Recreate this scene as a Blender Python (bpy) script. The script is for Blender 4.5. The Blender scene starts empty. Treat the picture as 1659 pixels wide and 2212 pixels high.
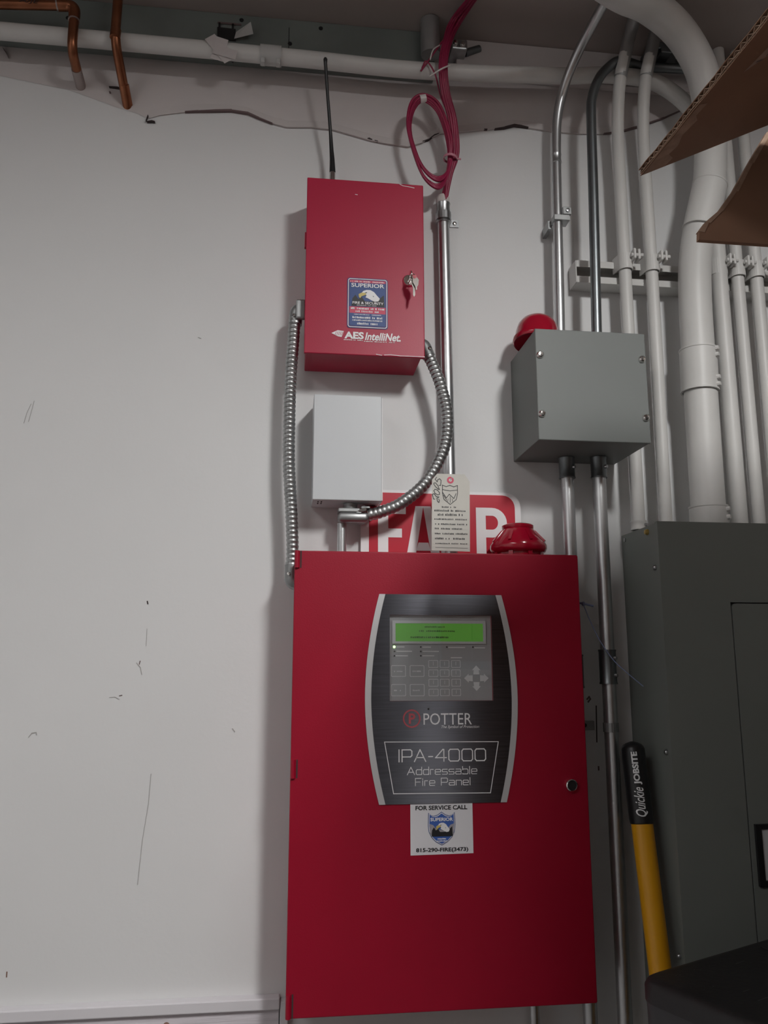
import bpy, bmesh, math, random
from mathutils import Vector, Matrix
random.seed(7)
scene = bpy.context.scene
COL = scene.collection
PI = math.pi

# ------------------------------------------------------------------ camera, world, exposure
cam_data = bpy.data.cameras.new('camera')
cam = bpy.data.objects.new('camera', cam_data)
COL.objects.link(cam)
cam_data.sensor_fit = 'VERTICAL'
cam_data.sensor_height = 24.0
cam_data.sensor_width = 18.0
cam_data.lens = 24.0 * 1739.66 / 2212.0
cam_data.clip_start = 0.01
yaw, pitch = 0.1203230, 0.1852081
cam.location = (0.0, -1.5, 1.5)
cam.rotation_euler = (PI / 2 + pitch, 0.0, -yaw)
scene.camera = cam

world = bpy.data.worlds.new('world')
scene.world = world
world.use_nodes = True
world.node_tree.nodes['Background'].inputs[0].default_value = (0.5, 0.5, 0.5, 1)
world.node_tree.nodes['Background'].inputs[1].default_value = 0.05

LAMP_STRENGTH = 146.0
vs = scene.view_settings
vs.view_transform = 'Standard'
vs.look = 'None'
vs.gamma = 1.0
vs.use_curve_mapping = False
vs.exposure = 0.0

# ------------------------------------------------------------------ materials
MATS = {}
def mat(name, col, rough=0.5, metal=0.0, noise=0.0, nscale=30.0, bump=0.0, bscale=200.0, spec=0.5,
        emit=None, estr=0.0, coat=0.0, col2=None, stretch=None, trans=0.0, aniso=0.0):
    m = bpy.data.materials.new(name)
    m.use_nodes = True
    nt = m.node_tree
    b = nt.nodes['Principled BSDF']
    b.inputs['Base Color'].default_value = (*col, 1)
    b.inputs['Roughness'].default_value = rough
    b.inputs['Metallic'].default_value = metal
    b.inputs['Specular IOR Level'].default_value = spec
    b.inputs['Coat Weight'].default_value = coat
    b.inputs['Transmission Weight'].default_value = trans
    b.inputs['Anisotropic'].default_value = aniso
    if emit:
        b.inputs['Emission Color'].default_value = (*emit, 1)
        b.inputs['Emission Strength'].default_value = estr
    if noise or bump or col2:
        tc = nt.nodes.new('ShaderNodeTexCoord')
        mp = nt.nodes.new('ShaderNodeMapping')
        nt.links.new(tc.outputs['Object'], mp.inputs['Vector'])
        if stretch:
            mp.inputs['Scale'].default_value = stretch
        if noise or col2:
            n = nt.nodes.new('ShaderNodeTexNoise')
            n.inputs['Scale'].default_value = nscale
            n.inputs['Detail'].default_value = 5
            nt.links.new(mp.outputs[0], n.inputs['Vector'])
            r = nt.nodes.new('ShaderNodeValToRGB')
            r.color_ramp.elements[0].position = 0.3
            r.color_ramp.elements[1].position = 0.7
            c2 = col2 if col2 else tuple(c * (1 - noise) for c in col)
            r.color_ramp.elements[0].color = (*c2, 1)
            r.color_ramp.elements[1].color = (*col, 1)
            nt.links.new(n.outputs['Fac'], r.inputs[0])
            nt.links.new(r.outputs[0], b.inputs['Base Color'])
        if bump:
            n2 = nt.nodes.new('ShaderNodeTexNoise')
            n2.inputs['Scale'].default_value = bscale
            n2.inputs['Detail'].default_value = 3
            nt.links.new(mp.outputs[0], n2.inputs['Vector'])
            bp = nt.nodes.new('ShaderNodeBump')
            bp.inputs['Strength'].default_value = bump
            bp.inputs['Distance'].default_value = 0.002
            nt.links.new(n2.outputs['Fac'], bp.inputs['Height'])
            nt.links.new(bp.outputs[0], b.inputs['Normal'])
    MATS[name] = m
    return m

mat('wall_paint', (0.74, 0.74, 0.74), 0.6, noise=0.04, nscale=3, bump=0.12, bscale=90, spec=0.3)
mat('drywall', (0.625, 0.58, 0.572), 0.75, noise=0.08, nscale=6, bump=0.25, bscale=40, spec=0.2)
mat('ceiling_board', (0.37, 0.32, 0.30), 0.8, noise=0.1, nscale=4, spec=0.2)
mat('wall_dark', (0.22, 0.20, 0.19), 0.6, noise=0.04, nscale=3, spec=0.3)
mat('concrete', (0.20, 0.19, 0.185), 0.6, noise=0.25, nscale=5)
mat('trim_white', (0.74, 0.72, 0.75), 0.45, noise=0.05, nscale=10)
mat('wood_white', (0.72, 0.68, 0.72), 0.6, noise=0.12, nscale=6, bump=0.8, bscale=12, stretch=(1, 1, 14))
mat('beam_grey', (0.20, 0.225, 0.215), 0.6, noise=0.2, nscale=9)
mat('pipe_white', (0.64, 0.63, 0.61), 0.45, noise=0.06, nscale=14, bump=0.1, bscale=60)
mat('emt', (0.66, 0.67, 0.68), 0.36, 1.0, noise=0.15, nscale=20)
mat('emt_dark', (0.24, 0.26, 0.27), 0.38, 1.0, noise=0.15, nscale=20)
mat('emt_dull', (0.42, 0.42, 0.42), 0.5, 0.7, noise=0.15, nscale=20)
mat('zinc', (0.55, 0.56, 0.57), 0.33, 1.0, noise=0.3, nscale=60)
mat('flex_steel', (0.48, 0.49, 0.49), 0.40, 1.0, noise=0.25, nscale=40)
mat('cast_zinc', (0.40, 0.41, 0.41), 0.42, 0.9, noise=0.2, nscale=30)
mat('chrome', (0.8, 0.78, 0.75), 0.12, 1.0)
mat('brass', (0.62, 0.45, 0.15), 0.3, 1.0)
mat('copper', (0.42, 0.17, 0.09), 0.36, 1.0, col2=(0.22, 0.085, 0.045), nscale=18)
mat('solder', (0.42, 0.36, 0.34), 0.4, 0.8)
mat('red_radio', (0.40, 0.005, 0.040), 0.42, noise=0.06, nscale=8, bump=0.06, bscale=400, spec=0.4)
mat('red_panel', (0.33, 0.003, 0.023), 0.40, noise=0.08, nscale=8, bump=0.08, bscale=420, spec=0.38)
mat('red_sign', (0.52, 0.012, 0.035), 0.3)
mat('red_plastic', (0.34, 0.003, 0.020), 0.16, coat=0.5)
mat('red_cable', (0.30, 0.012, 0.060), 0.42, noise=0.15, nscale=50)
mat('box_grey', (0.185, 0.197, 0.19), 0.48, spec=0.3, noise=0.05, nscale=6, bump=0.04, bscale=300)
mat('breaker_grey', (0.20, 0.215, 0.20), 0.45, noise=0.06, nscale=5, bump=0.04, bscale=300)
mat('module_grey', (0.60, 0.62, 0.64), 0.4, noise=0.03, nscale=6)
mat('plate_black', (0.105, 0.105, 0.12), 0.29, 1.0, noise=0.3, nscale=14, stretch=(1.0, 1.0, 60.0), aniso=1.0)
_nt = MATS['plate_black'].node_tree            # brushed sideways: the highlight stretches up and down
_tv = _nt.nodes.new('ShaderNodeCombineXYZ')
_tv.inputs[2].default_value = 1.0
_nt.links.new(_tv.outputs[0], _nt.nodes['Principled BSDF'].inputs['Tangent'])
mat('plate_silver', (0.62, 0.62, 0.63), 0.4, 0.35)
mat('display_face', (0.43, 0.44, 0.46), 0.45)
mat('display_bezel', (0.66, 0.67, 0.69), 0.4)
mat('lcd', (0.10, 0.30, 0.04), 0.3, emit=(0.13, 0.48, 0.06), estr=0.23)
mat('lcd_ink', (0.05, 0.13, 0.03), 0.5)
mat('led_on', (0.5, 0.9, 0.3), 0.3, emit=(0.55, 1.0, 0.35), estr=3.0)
mat('black', (0.012, 0.012, 0.013), 0.45)
mat('rubber_black', (0.014, 0.014, 0.015), 0.35)
mat('crack_dark', (0.05, 0.035, 0.035), 0.9)
mat('crack_brown', (0.16, 0.11, 0.11), 0.8)
mat('scuff_grey', (0.42, 0.41, 0.40), 0.8)
mat('rust', (0.22, 0.12, 0.09), 0.7)
mat('print_white', (0.84, 0.83, 0.84), 0.5)
mat('print_grey', (0.85, 0.86, 0.87), 0.5)
mat('print_red', (0.55, 0.10, 0.12), 0.5)
mat('print_pink', (0.60, 0.06, 0.12), 0.5)
mat('print_blue', (0.035, 0.075, 0.24), 0.5)
mat('print_royal', (0.05, 0.12, 0.42), 0.5)
mat('print_navy', (0.05, 0.035, 0.16), 0.5)
mat('print_yellow', (0.62, 0.50, 0.16), 0.5)
mat('print_black', (0.015, 0.015, 0.018), 0.5)
mat('mountain_grey', (0.36, 0.34, 0.37), 0.5)
mat('sticker_white', (0.76, 0.75, 0.78), 0.45)
mat('tag_card', (0.62, 0.60, 0.55), 0.7, noise=0.06, nscale=30)
mat('yellow_fiberglass', (0.75, 0.36, 0.012), 0.35, noise=0.06, nscale=20)
mat('cardboard', (0.31, 0.185, 0.125), 0.8, noise=0.12, nscale=14, bump=0.15, bscale=60, spec=0.15)
mat('cardboard_torn', (0.50, 0.35, 0.26), 0.9, noise=0.3, nscale=60, spec=0.1)
mat('label_paper', (0.42, 0.31, 0.24), 0.6)
mat('bin_black', (0.017, 0.017, 0.018), 0.5, noise=0.3, nscale=25, bump=0.2, bscale=120)
mat('bin_side', (0.035, 0.035, 0.038), 0.5)
mat('scratch', (0.16, 0.16, 0.16), 0.6)
mat('wire_blue', (0.22, 0.26, 0.42), 0.35)
mat('nylon', (0.66, 0.62, 0.60), 0.4)
mat('nylon_pink', (0.55, 0.22, 0.28), 0.4)
mat('tape_clear', (0.50, 0.50, 0.49), 0.25)
mat('shelf_steel', (0.30, 0.31, 0.32), 0.5)
mat('lamp_housing', (0.75, 0.75, 0.75), 0.5)
mat('lamp_diffuser', (0.9, 0.9, 0.9), 0.5, emit=(1.0, 0.998, 0.985), estr=LAMP_STRENGTH)
mat('fill_diffuser', (0.9, 0.9, 0.9), 0.5, emit=(1.0, 0.985, 0.98), estr=LAMP_STRENGTH * 0.044)
# thin window glass of the alarm panel: mostly clear, a little mirror
g = bpy.data.materials.new('pane_glass')
g.use_nodes = True
nt = g.node_tree
nt.nodes.clear()
o_ = nt.nodes.new('ShaderNodeOutputMaterial')
mx = nt.nodes.new('ShaderNodeMixShader')
tr = nt.nodes.new('ShaderNodeBsdfTransparent')
gl = nt.nodes.new('ShaderNodeBsdfGlossy')
gl.inputs['Roughness'].default_value = 0.03
tr.inputs[0].default_value = (0.96, 0.965, 0.965, 1)
mx.inputs[0].default_value = 0.07
nt.links.new(tr.outputs[0], mx.inputs[1])
nt.links.new(gl.outputs[0], mx.inputs[2])
nt.links.new(mx.outputs[0], o_.inputs[0])
MATS['pane_glass'] = g

# ------------------------------------------------------------------ mesh helpers (world coordinates, metres)
class MB:
    def __init__(s):
        s.v = []; s.f = []
    def quad(s, *p):
        i = len(s.v); s.v += [tuple(q) for q in p]; s.f.append(tuple(range(i, i + len(p))))
        return s
    def box(s, x0, x1, y0, y1, z0, z1, bev=0.0, seg=2):
        bm = bmesh.new()
        bmesh.ops.create_cube(bm, size=1)
        for v in bm.verts:
            v.co = Vector(((x0 + x1) / 2 + v.co.x * (x1 - x0), (y0 + y1) / 2 + v.co.y * (y1 - y0), (z0 + z1) / 2 + v.co.z * (z1 - z0)))
        if bev > 0:
            bmesh.ops.bevel(bm, geom=bm.edges[:], offset=bev, segments=seg, affect='EDGES', profile=0.5)
        return s.add_bm(bm)
    def add_bm(s, bm):
        i = len(s.v)
        bm.verts.index_update()
        s.v += [tuple(v.co) for v in bm.verts]
        s.f += [tuple(i + v.index for v in f.verts) for f in bm.faces]
        bm.free()
        return s
    def tube(s, pts, r, n=12, cap=True, rf=None):
        P = [Vector(p) for p in pts]
        T = []
        for i in range(len(P)):
            a = P[max(i - 1, 0)]; b = P[min(i + 1, len(P) - 1)]
            T.append((b - a).normalized())
        up = Vector((0, 0, 1)) if abs(T[0].z) < 0.9 else Vector((0, 1, 0))
        u = (up - T[0] * up.dot(T[0])).normalized()
        base = len(s.v)
        for i, (p, t) in enumerate(zip(P, T)):
            u = (u - t * u.dot(t)).normalized()
            w = t.cross(u)
            for k in range(n):
                a = 2 * PI * k / n
                rr = rf(i, a) if rf else r
                s.v.append(tuple(p + (u * math.cos(a) + w * math.sin(a)) * rr))
        for i in range(len(P) - 1):
            for k in range(n):
                a = base + i * n + k; b = base + i * n + (k + 1) % n
                s.f.append((a, b, b + n, a + n))
        if cap:
            s.f.append(tuple(base + k for k in range(n))[::-1])
            s.f.append(tuple(base + (len(P) - 1) * n + k for k in range(n)))
        return s
    def lathe(s, prof, c, axis=(0, 0, 1), n=32):
        A = Vector(axis).normalized()
        h = Vector((1, 0, 0)) if abs(A.x) < 0.9 else Vector((0, 0, 1))
        u = (h - A * h.dot(A)).normalized(); w = A.cross(u)
        base = len(s.v); C = Vector(c)
        for (r, z) in prof:
            for k in range(n):
                a = 2 * PI * k / n
                s.v.append(tuple(C + A * z + (u * math.cos(a) + w * math.sin(a)) * max(r, 1e-5)))
        for i in range(len(prof) - 1):
            for k in range(n):
                a = base + i * n + k; b = base + i * n + (k + 1) % n
                s.f.append((a, b, b + n, a + n))
        return s
    def prism(s, poly, y0, y1):
        """polygon of (x, z), seen from -Y, between depth y0 (front) and y1 (back)"""
        ar = sum(poly[i][0] * poly[(i + 1) % len(poly)][1] - poly[(i + 1) % len(poly)][0] * poly[i][1] for i in range(len(poly)))
        if ar < 0:
            poly = poly[::-1]
        n = len(poly); i = len(s.v)
        s.v += [(x, y0, z) for x, z in poly] + [(x, y1, z) for x, z in poly]
        s.f.append(tuple(range(i, i + n)))
        s.f.append(tuple(range(i + n, i + 2 * n))[::-1])
        for k in range(n):
            a = i + k; b = i + (k + 1) % n
            s.f.append((b, a, a + n, b + n))
        return s
    def flat(s, poly, y):
        return s.prism(poly, y, y + 0.0003)
    def frame(s, X0, X1, Z0, Z1, x0, x1, z0, z1, y0, y1):
        s.box(X0, x0, y0, y1, Z0, Z1); s.box(x1, X1, y0, y1, Z0, Z1)
        s.box(x0, x1, y0, y1, Z0, z0); s.box(x0, x1, y0, y1, z1, Z1)
        return s
    def stroke(s, pts, w, y, closed=False):
        """flat printed line of width w"""
        P = [Vector((p[0], p[1])) for p in pts]
        n = len(P)
        rng = range(n if closed else n - 1)
        for i in rng:
            a = P[i]; b = P[(i + 1) % n]
            d = b - a
            if d.length < 1e-7: continue
            d.normalize(); q = Vector((-d.y, d.x)) * w / 2; e = d * w / 2
            a2 = a - e; b2 = b + e
            s.flat([tuple(a2 - q), tuple(b2 - q), tuple(b2 + q), tuple(a2 + q)], y - 0.00001 * (i % 3))
        return s

def base_of(o):
    b = Vector((0, 0, 0))
    while o is not None:
        b = b + o.location
        o = o.parent
    return b

def put(o, parent):
    COL.objects.link(o)
    if parent is not None:
        o.parent = parent
    return o

def obj(name, mb, m, parent=None, smooth=None, label=None, cat=None, group=None, kind=None, origin=None):
    me = bpy.data.meshes.new(name)
    off = base_of(parent) if parent is not None else Vector((0, 0, 0))
    if parent is None and kind != 'structure':
        xs = [v[0] for v in mb.v]; ys = [v[1] for v in mb.v]; zs = [v[2] for v in mb.v]
        org = Vector(((min(xs) + max(xs)) / 2, (min(ys) + max(ys)) / 2, min(zs)))
        off = org
    me.from_pydata([tuple(Vector(v) - off) for v in mb.v], [], mb.f)
    me.materials.append(MATS[m])
    if smooth is not None:
        for p in me.polygons: p.use_smooth = True
        me.set_sharp_from_angle(angle=math.radians(smooth))
    me.update()
    o = bpy.data.objects.new(name, me)
    if parent is None and kind != 'structure':
        o.location = off
    put(o, parent)
    if label: o['label'] = label
    if cat: o['category'] = cat
    if group: o['group'] = group
    if kind: o['kind'] = kind
    return o

def thing(name, label, cat, loc, group=None):
    o = bpy.data.objects.new(name, None)
    o.location = loc
    o.empty_display_size = 0.02
    COL.objects.link(o)
    o['label'] = label; o['category'] = cat
    if group: o['group'] = group
    return o

def smooth_path(pts, n=8):
    """Catmull-Rom through the points"""
    P = [Vector(p) for p in pts]
    P = [P[0] * 2 - P[1]] + P + [P[-1] * 2 - P[-2]]
    out = []
    for i in range(1, len(P) - 2):
        for k in range(n):
            t = k / n
            a, b, c, d = P[i - 1], P[i], P[i + 1], P[i + 2]
            out.append(0.5 * ((2 * b) + (c - a) * t + (2 * a - 5 * b + 4 * c - d) * t * t + (3 * b - a - 3 * c + d) * t ** 3))
    out.append(P[-2])
    return out

def fillet(pts, r, n=8):
    """polyline with rounded corners"""
    P = [Vector(p) for p in pts]
    out = [P[0]]
    for i in range(1, len(P) - 1):
        a = (P[i - 1] - P[i]); b = (P[i + 1] - P[i])
        rr = min(r, a.length * 0.49, b.length * 0.49)
        a = P[i] + a.normalized() * rr; b = P[i] + b.normalized() * rr
        for k in range(n + 1):
            t = k / n
            out.append(a * (1 - t) ** 2 + P[i] * 2 * t * (1 - t) + b * t * t)
    out.append(P[-1])
    return out

def text(name, s, x0, x1, z0, z1, y, m, parent, bold=0.0, shear=0.0, label=None):
    cu = bpy.data.curves.new('lettering', 'FONT')
    cu.body = s
    cu.offset = bold
    cu.resolution_u = 3
    to = bpy.data.objects.new('lettering', cu)
    COL.objects.link(to)
    dg = bpy.context.evaluated_depsgraph_get()
    me = to.evaluated_get(dg).to_mesh()
    mb = MB()
    vs_ = [Vector((v.co.x + shear * v.co.y, v.co.y, 0)) for v in me.vertices]
    ax = min(v.x for v in vs_); bx_ = max(v.x for v in vs_); ay = min(v.y for v in vs_); by = max(v.y for v in vs_)
    for v in vs_:
        mb.v.append((x0 + (v.x - ax) / (bx_ - ax) * (x1 - x0), y, z0 + (v.y - ay) / (by - ay) * (z1 - z0)))
    for p in me.polygons:
        mb.f.append(tuple(p.vertices))
    to.evaluated_get(dg).to_mesh_clear()
    bpy.data.objects.remove(to)
    bpy.data.curves.remove(cu)
    return obj(name, mb, m, parent, label=label)

def rrect(x0, x1, z0, z1, r, n=6, corners='abcd'):
    """rounded rectangle; corners a=top left b=top right c=bottom right d=bottom left"""
    out = []
    for key, cx, cz, a0 in (('c', x1 - r, z0 + r, -PI / 2), ('b', x1 - r, z1 - r, 0), ('a', x0 + r, z1 - r, PI / 2), ('d', x0 + r, z0 + r, PI)):
        if key in corners:
            out += [(cx + r * math.cos(a0 + PI / 2 * k / n), cz + r * math.sin(a0 + PI / 2 * k / n)) for k in range(n + 1)]
        else:
            out.append({'a': (x0, z1), 'b': (x1, z1), 'c': (x1, z0), 'd': (x0, z0)}[key])
    return out

def dashes(x0, x1, z, h, y, n, mb, fill=0.75):
    """a row of small print too fine to read"""
    p = (x1 - x0) / n
    for k in range(n):
        if random.random() < 0.12: continue
        w = p * random.uniform(0.45, fill); a = x0 + k * p; hh = h * random.uniform(0.7, 1.0)
        mb.flat([(a, z), (a + w, z), (a + w, z + hh), (a, z + hh)], y)
    return mb

# ------------------------------------------------------------------ the room
CEIL = 2.815
XL, XR, YB = -1.7, 1.55, -3.1
def struct(name, mb, m, parent=None, smooth=None):
    return obj(name, mb, m, parent, smooth, kind='structure')
struct('floor', MB().box(XL, XR, YB, 0, -0.05, 0), 'concrete')
struct('ceiling', MB().box(XL, XR, YB, 0, CEIL, CEIL + 0.05), 'ceiling_board')
wall = struct('wall_back', MB().box(XL, XR, 0, 0.08, 0, CEIL), 'wall_paint')
struct('wall_left', MB().box(XL - 0.08, XL, YB, 0.08, 0, CEIL), 'wall_paint')
struct('wall_right', MB().box(XR, XR + 0.08, YB, 0.08, 0, CEIL), 'wall_dark')
struct('wall_front', MB().box(XL, XR, YB - 0.08, YB, 0, CEIL), 'wall_dark')

# torn drywall above the cabinets; left of the tear it paints wall-top shade
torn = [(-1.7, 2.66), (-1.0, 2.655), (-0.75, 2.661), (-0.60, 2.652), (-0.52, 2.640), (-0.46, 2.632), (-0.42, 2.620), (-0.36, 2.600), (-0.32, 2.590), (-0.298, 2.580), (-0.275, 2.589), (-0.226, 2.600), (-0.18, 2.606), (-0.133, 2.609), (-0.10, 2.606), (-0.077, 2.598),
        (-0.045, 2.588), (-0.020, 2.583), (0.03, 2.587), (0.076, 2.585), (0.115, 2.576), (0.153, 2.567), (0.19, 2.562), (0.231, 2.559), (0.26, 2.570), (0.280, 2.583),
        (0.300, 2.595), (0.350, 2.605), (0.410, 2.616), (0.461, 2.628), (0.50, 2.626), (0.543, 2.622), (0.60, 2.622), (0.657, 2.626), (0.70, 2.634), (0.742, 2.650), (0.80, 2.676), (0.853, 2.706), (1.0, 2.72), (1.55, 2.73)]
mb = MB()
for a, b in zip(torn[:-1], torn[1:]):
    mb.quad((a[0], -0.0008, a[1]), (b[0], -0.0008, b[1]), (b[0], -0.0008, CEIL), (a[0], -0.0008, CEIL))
obj('drywall_and_shade', mb, 'drywall', wall)
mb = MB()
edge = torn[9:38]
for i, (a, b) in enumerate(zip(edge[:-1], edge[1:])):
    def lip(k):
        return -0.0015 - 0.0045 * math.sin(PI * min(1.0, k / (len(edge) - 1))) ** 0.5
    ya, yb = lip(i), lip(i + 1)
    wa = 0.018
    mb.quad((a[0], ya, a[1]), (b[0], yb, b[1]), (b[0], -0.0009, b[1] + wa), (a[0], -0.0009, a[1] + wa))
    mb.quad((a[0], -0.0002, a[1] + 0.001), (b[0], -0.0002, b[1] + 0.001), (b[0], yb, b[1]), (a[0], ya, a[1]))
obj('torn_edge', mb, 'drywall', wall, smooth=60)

def crack(pts, w, m='crack_dark', name='crack'):
    """tapering dark tear in the wall skin; pts (x, z)"""
    mb = MB(); n = len(pts)
    for i in range(n - 1):
        wa = w * (0.35 + 0.65 * math.sin(PI * i / (n - 1))) * random.uniform(0.7, 1.2)
        wb = w * (0.35 + 0.65 * math.sin(PI * (i + 1) / (n - 1)))
        mb.prism([(pts[i][0], pts[i][1]), (pts[i + 1][0], pts[i + 1][1]), (pts[i + 1][0], pts[i + 1][1] + wb), (pts[i][0], pts[i][1] + wa)], -0.0068, -0.0005)
    return obj(name, mb, m, wall)
crack([(-0.226, 2.599), (-0.20, 2.602), (-0.17, 2.605), (-0.133, 2.609), (-0.10, 2.606), (-0.077, 2.597), (-0.05, 2.588)], 0.0042, 'crack_brown')
crack([(-0.302, 2.571), (-0.299, 2.581), (-0.298, 2.584)], 0.004)
crack([(-0.30, 2.570), (-0.290, 2.571), (-0.284, 2.571)], 0.003)
crack([(0.146, 2.570), (0.151, 2.5685), (0.156, 2.568)], 0.004)
crack([(0.161, 2.567), (0.168, 2.5655)], 0.003)
crack([(0.262, 2.573), (0.275, 2.578), (0.288, 2.590), (0.297, 2.595)], 0.003)
crack([(0.418, 2.616), (0.44, 2.620), (0.461, 2.6275), (0.478, 2.627), (0.492, 2.626)], 0.0042)
crack([(0.395, 2.6135), (0.402, 2.614)], 0.003)
crack([(0.66, 2.6265), (0.70, 2.634), (0.742, 2.650), (0.80, 2.676), (0.85, 2.704)], 0.0035, 'crack_brown')
# hole knocked beside the copper pipes and small nicks
for pts, w, m in [([(-0.447, 2.655), (-0.441, 2.652), (-0.437, 2.648)], 0.006, 'crack_dark'),
                  ([(-0.378, 2.642), (-0.36, 2.641), (-0.345, 2.640)], 0.0022, 'crack_dark'),
                  ([(-0.377, 2.630), (-0.374, 2.630)], 0.003, 'crack_brown'),
                  ([(-0.588, 2.71), (-0.580, 2.698), (-0.576, 2.690)], 0.0022, 'crack_brown')]:
    crack(pts, w, m)

def scuff(pts, w, m):
    return obj('scuff', MB().stroke(pts, w, -0.0008), m, wall)
scuff([(-0.488, 1.935), (-0.484, 1.955), (-0.478, 1.972)], 0.0009, 'scuff_grey')
scuff([(-0.480, 1.938), (-0.477, 1.955), (-0.473, 1.978)], 0.0008, 'scuff_grey')
scuff([(-0.249, 1.609), (-0.248, 1.605)], 0.002, 'crack_dark')
scuff([(-0.262, 1.500), (-0.255, 1.492), (-0.252, 1.480)], 0.0012, 'scuff_grey')
scuff([(-0.256, 1.503), (-0.257, 1.498)], 0.0016, 'crack_brown')
scuff([(-0.436, 1.374), (-0.431, 1.381), (-0.424, 1.382), (-0.423, 1.378)], 0.0013, 'scuff_grey')
scuff([(-0.305, 1.440), (-0.296, 1.441), (-0.288, 1.437)], 0.001, 'scuff_grey')
scuff([(-0.288, 1.443), (-0.284, 1.444)], 0.0015, 'crack_brown')
scuff([(-0.090, 1.385), (-0.086, 1.380)], 0.0016, 'scuff_grey')
scuff([(-0.227, 1.31), (-0.229, 1.26), (-0.236, 1.20), (-0.240, 1.13)], 0.0009, 'scuff_grey')
scuff([(-0.180, 2.118), (-0.175, 2.116)], 0.0012, 'scuff_grey')
scuff([(-0.441, 1.002), (-0.441, 0.995)], 0.0018, 'rust')
scuff([(-0.247, 1.56), (-0.247, 1.53)], 0.0007, 'scuff_grey')
scuff([(0.569, 1.428), (0.573, 1.433), (0.571, 1.437), (0.567, 1.433)], 0.003, 'crack_brown')
scuff([(0.584, 1.42), (0.583, 1.39), (0.582, 1.355)], 0.0022, 'crack_dark')
scuff([(0.583, 1.31), (0.583, 1.305)], 0.003, 'crack_brown')

# white wainscot at the bottom left: cap rail, end stile, boards
rail = struct('trim_1', MB().box(XL, 0.004, -0.022, 0, 0.933, 0.951, 0.002), 'trim_white')
struct('trim_2', MB().box(0.0045, 0.018, -0.018, 0, 0, 0.944, 0.0015), 'trim_white')
wains = struct('trim_3', MB().box(XL, 0.004, -0.010, 0, 0, 0.10), 'trim_white')
for k in range(6):
    z1 = 0.932 - k * 0.139
    obj('plank', MB().box(XL, 0.003, -0.014, 0, z1 - 0.137, z1, 0.0015), 'wood_white', wains)
obj('nail', MB().lathe([(0, 0.003), (0.004, 0.0025), (0.0055, 0.001), (0.0055, 0)], (-0.180, -0.014, 0.915), (0, -1, 0), 12), 'rust', wains, smooth=50)

# ------------------------------------------------------------------ ceiling light (behind the camera)
fix = thing('ceiling_light', 'long flat white ceiling light fixed above the camera', 'light', (0.70, -1.75, CEIL - 0.06))
obj('housing', MB().box(0.60, 0.80, -2.12, -1.48, CEIL - 0.055, CEIL - 0.0005, 0.006), 'lamp_housing', fix)
obj('diffuser', MB().box(0.62, 0.78, -2.10, -1.50, CEIL - 0.060, CEIL - 0.0555), 'lamp_diffuser', fix)

fill_panel = thing('ceiling_light', 'unseen wide fill panel added on the ceiling left of and behind the camera', 'light', (-0.95, -1.9, CEIL - 0.05))  # added fill panel, unseen, softens the shadows from the left
obj('housing', MB().box(-1.30, -0.60, -2.45, -1.35, CEIL - 0.045, CEIL - 0.0005, 0.006), 'lamp_housing', fill_panel)
obj('diffuser', MB().box(-1.25, -0.65, -2.40, -1.40, CEIL - 0.050, CEIL - 0.0455), 'fill_diffuser', fill_panel)

# ------------------------------------------------------------------ beam, pipes and clutter under the ceiling
beam = thing('steel_beam', 'grey-green steel ledger beam running along the top of the wall', 'beam', (-0.7, -0.015, 2.69))
obj('web', MB().box(XL + 0.01, 0.285, -0.030, -0.002, 2.716, CEIL - 0.001), 'beam_grey', beam)
obj('splice_seam', MB().box(-0.021, -0.0195, -0.0306, -0.029, 2.72, CEIL - 0.02), 'black', beam)
for x, z in ((0.045, 2.80), (-0.118, 2.802), (-0.46, 2.77), (-0.018, 2.757)):
    obj('bolt_hole', MB().lathe([(0, 0.0012), (0.0045, 0.001), (0.0045, 0)], (x, -0.030, z), (0, -1, 0), 10), 'black', beam)
tp = thing('duct_tape', 'torn black tape hanging off the grey-green beam with a clear flap', 'tape', (-0.145, -0.033, 2.752))
obj('tape_strip', MB().prism([(-0.165, 2.752), (-0.128, 2.750), (-0.129, 2.777), (-0.166, 2.778)], -0.034, -0.0312), 'black', tp)
for x in (-0.164, -0.137):
    obj('tape_tab', MB().box(x, x + 0.004, -0.033, -0.0312, 2.776, 2.790), 'black', tp)
obj('tape_edge', MB().box(-0.166, -0.118, -0.033, -0.0312, 2.788, 2.7915), 'crack_brown', tp)
obj('clear_flap', MB().quad((-0.131, -0.036, 2.752), (-0.092, -0.048, 2.757), (-0.098, -0.05, 2.783), (-0.128, -0.036, 2.768)), 'tape_clear', tp)

PW = 'pipe_white'
wp = thing('insulated_pipe', 'white painted pipe running along the wall top and sweeping down behind the cardboard', 'pipe', (0.0, -0.06, 1.75))
path = [(XL + 0.02, -0.06, 2.700), (-0.6, -0.06, 2.702), (-0.04, -0.06, 2.700), (0.242, -0.06, 2.696), (0.537, -0.06, 2.712), (0.639, -0.06, 2.724), (0.720, -0.06, 2.725),
        (0.775, -0.06, 2.709), (0.829, -0.06, 2.664), (0.858, -0.06, 2.60), (0.867, -0.06, 2.50), (0.866, -0.06, 2.275), (0.866, -0.06, 1.749)]
obj('tube', MB().tube(smooth_path(path, 6), 0.0163, 16), PW, wp, smooth=40)
def ring(x, y, z, axis, r, w, n=20, t=0.002):
    return MB().lathe([(r - t, -w / 2), (r, -w / 2), (r, w / 2), (r - t, w / 2)], (x, y, z), axis, n)
obj('strap', ring(-0.055, -0.06, 2.7005, (1, 0, 0), 0.0195, 0.042), 'tape_clear', wp, smooth=40, label='translucent plastic strap with two lugs')
for x in (-0.070, -0.040):
    obj('lug', MB().box(x - 0.004, x + 0.004, -0.074, -0.060, 2.674, 2.684, 0.001), 'tape_clear', wp)
mb = MB()
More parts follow.
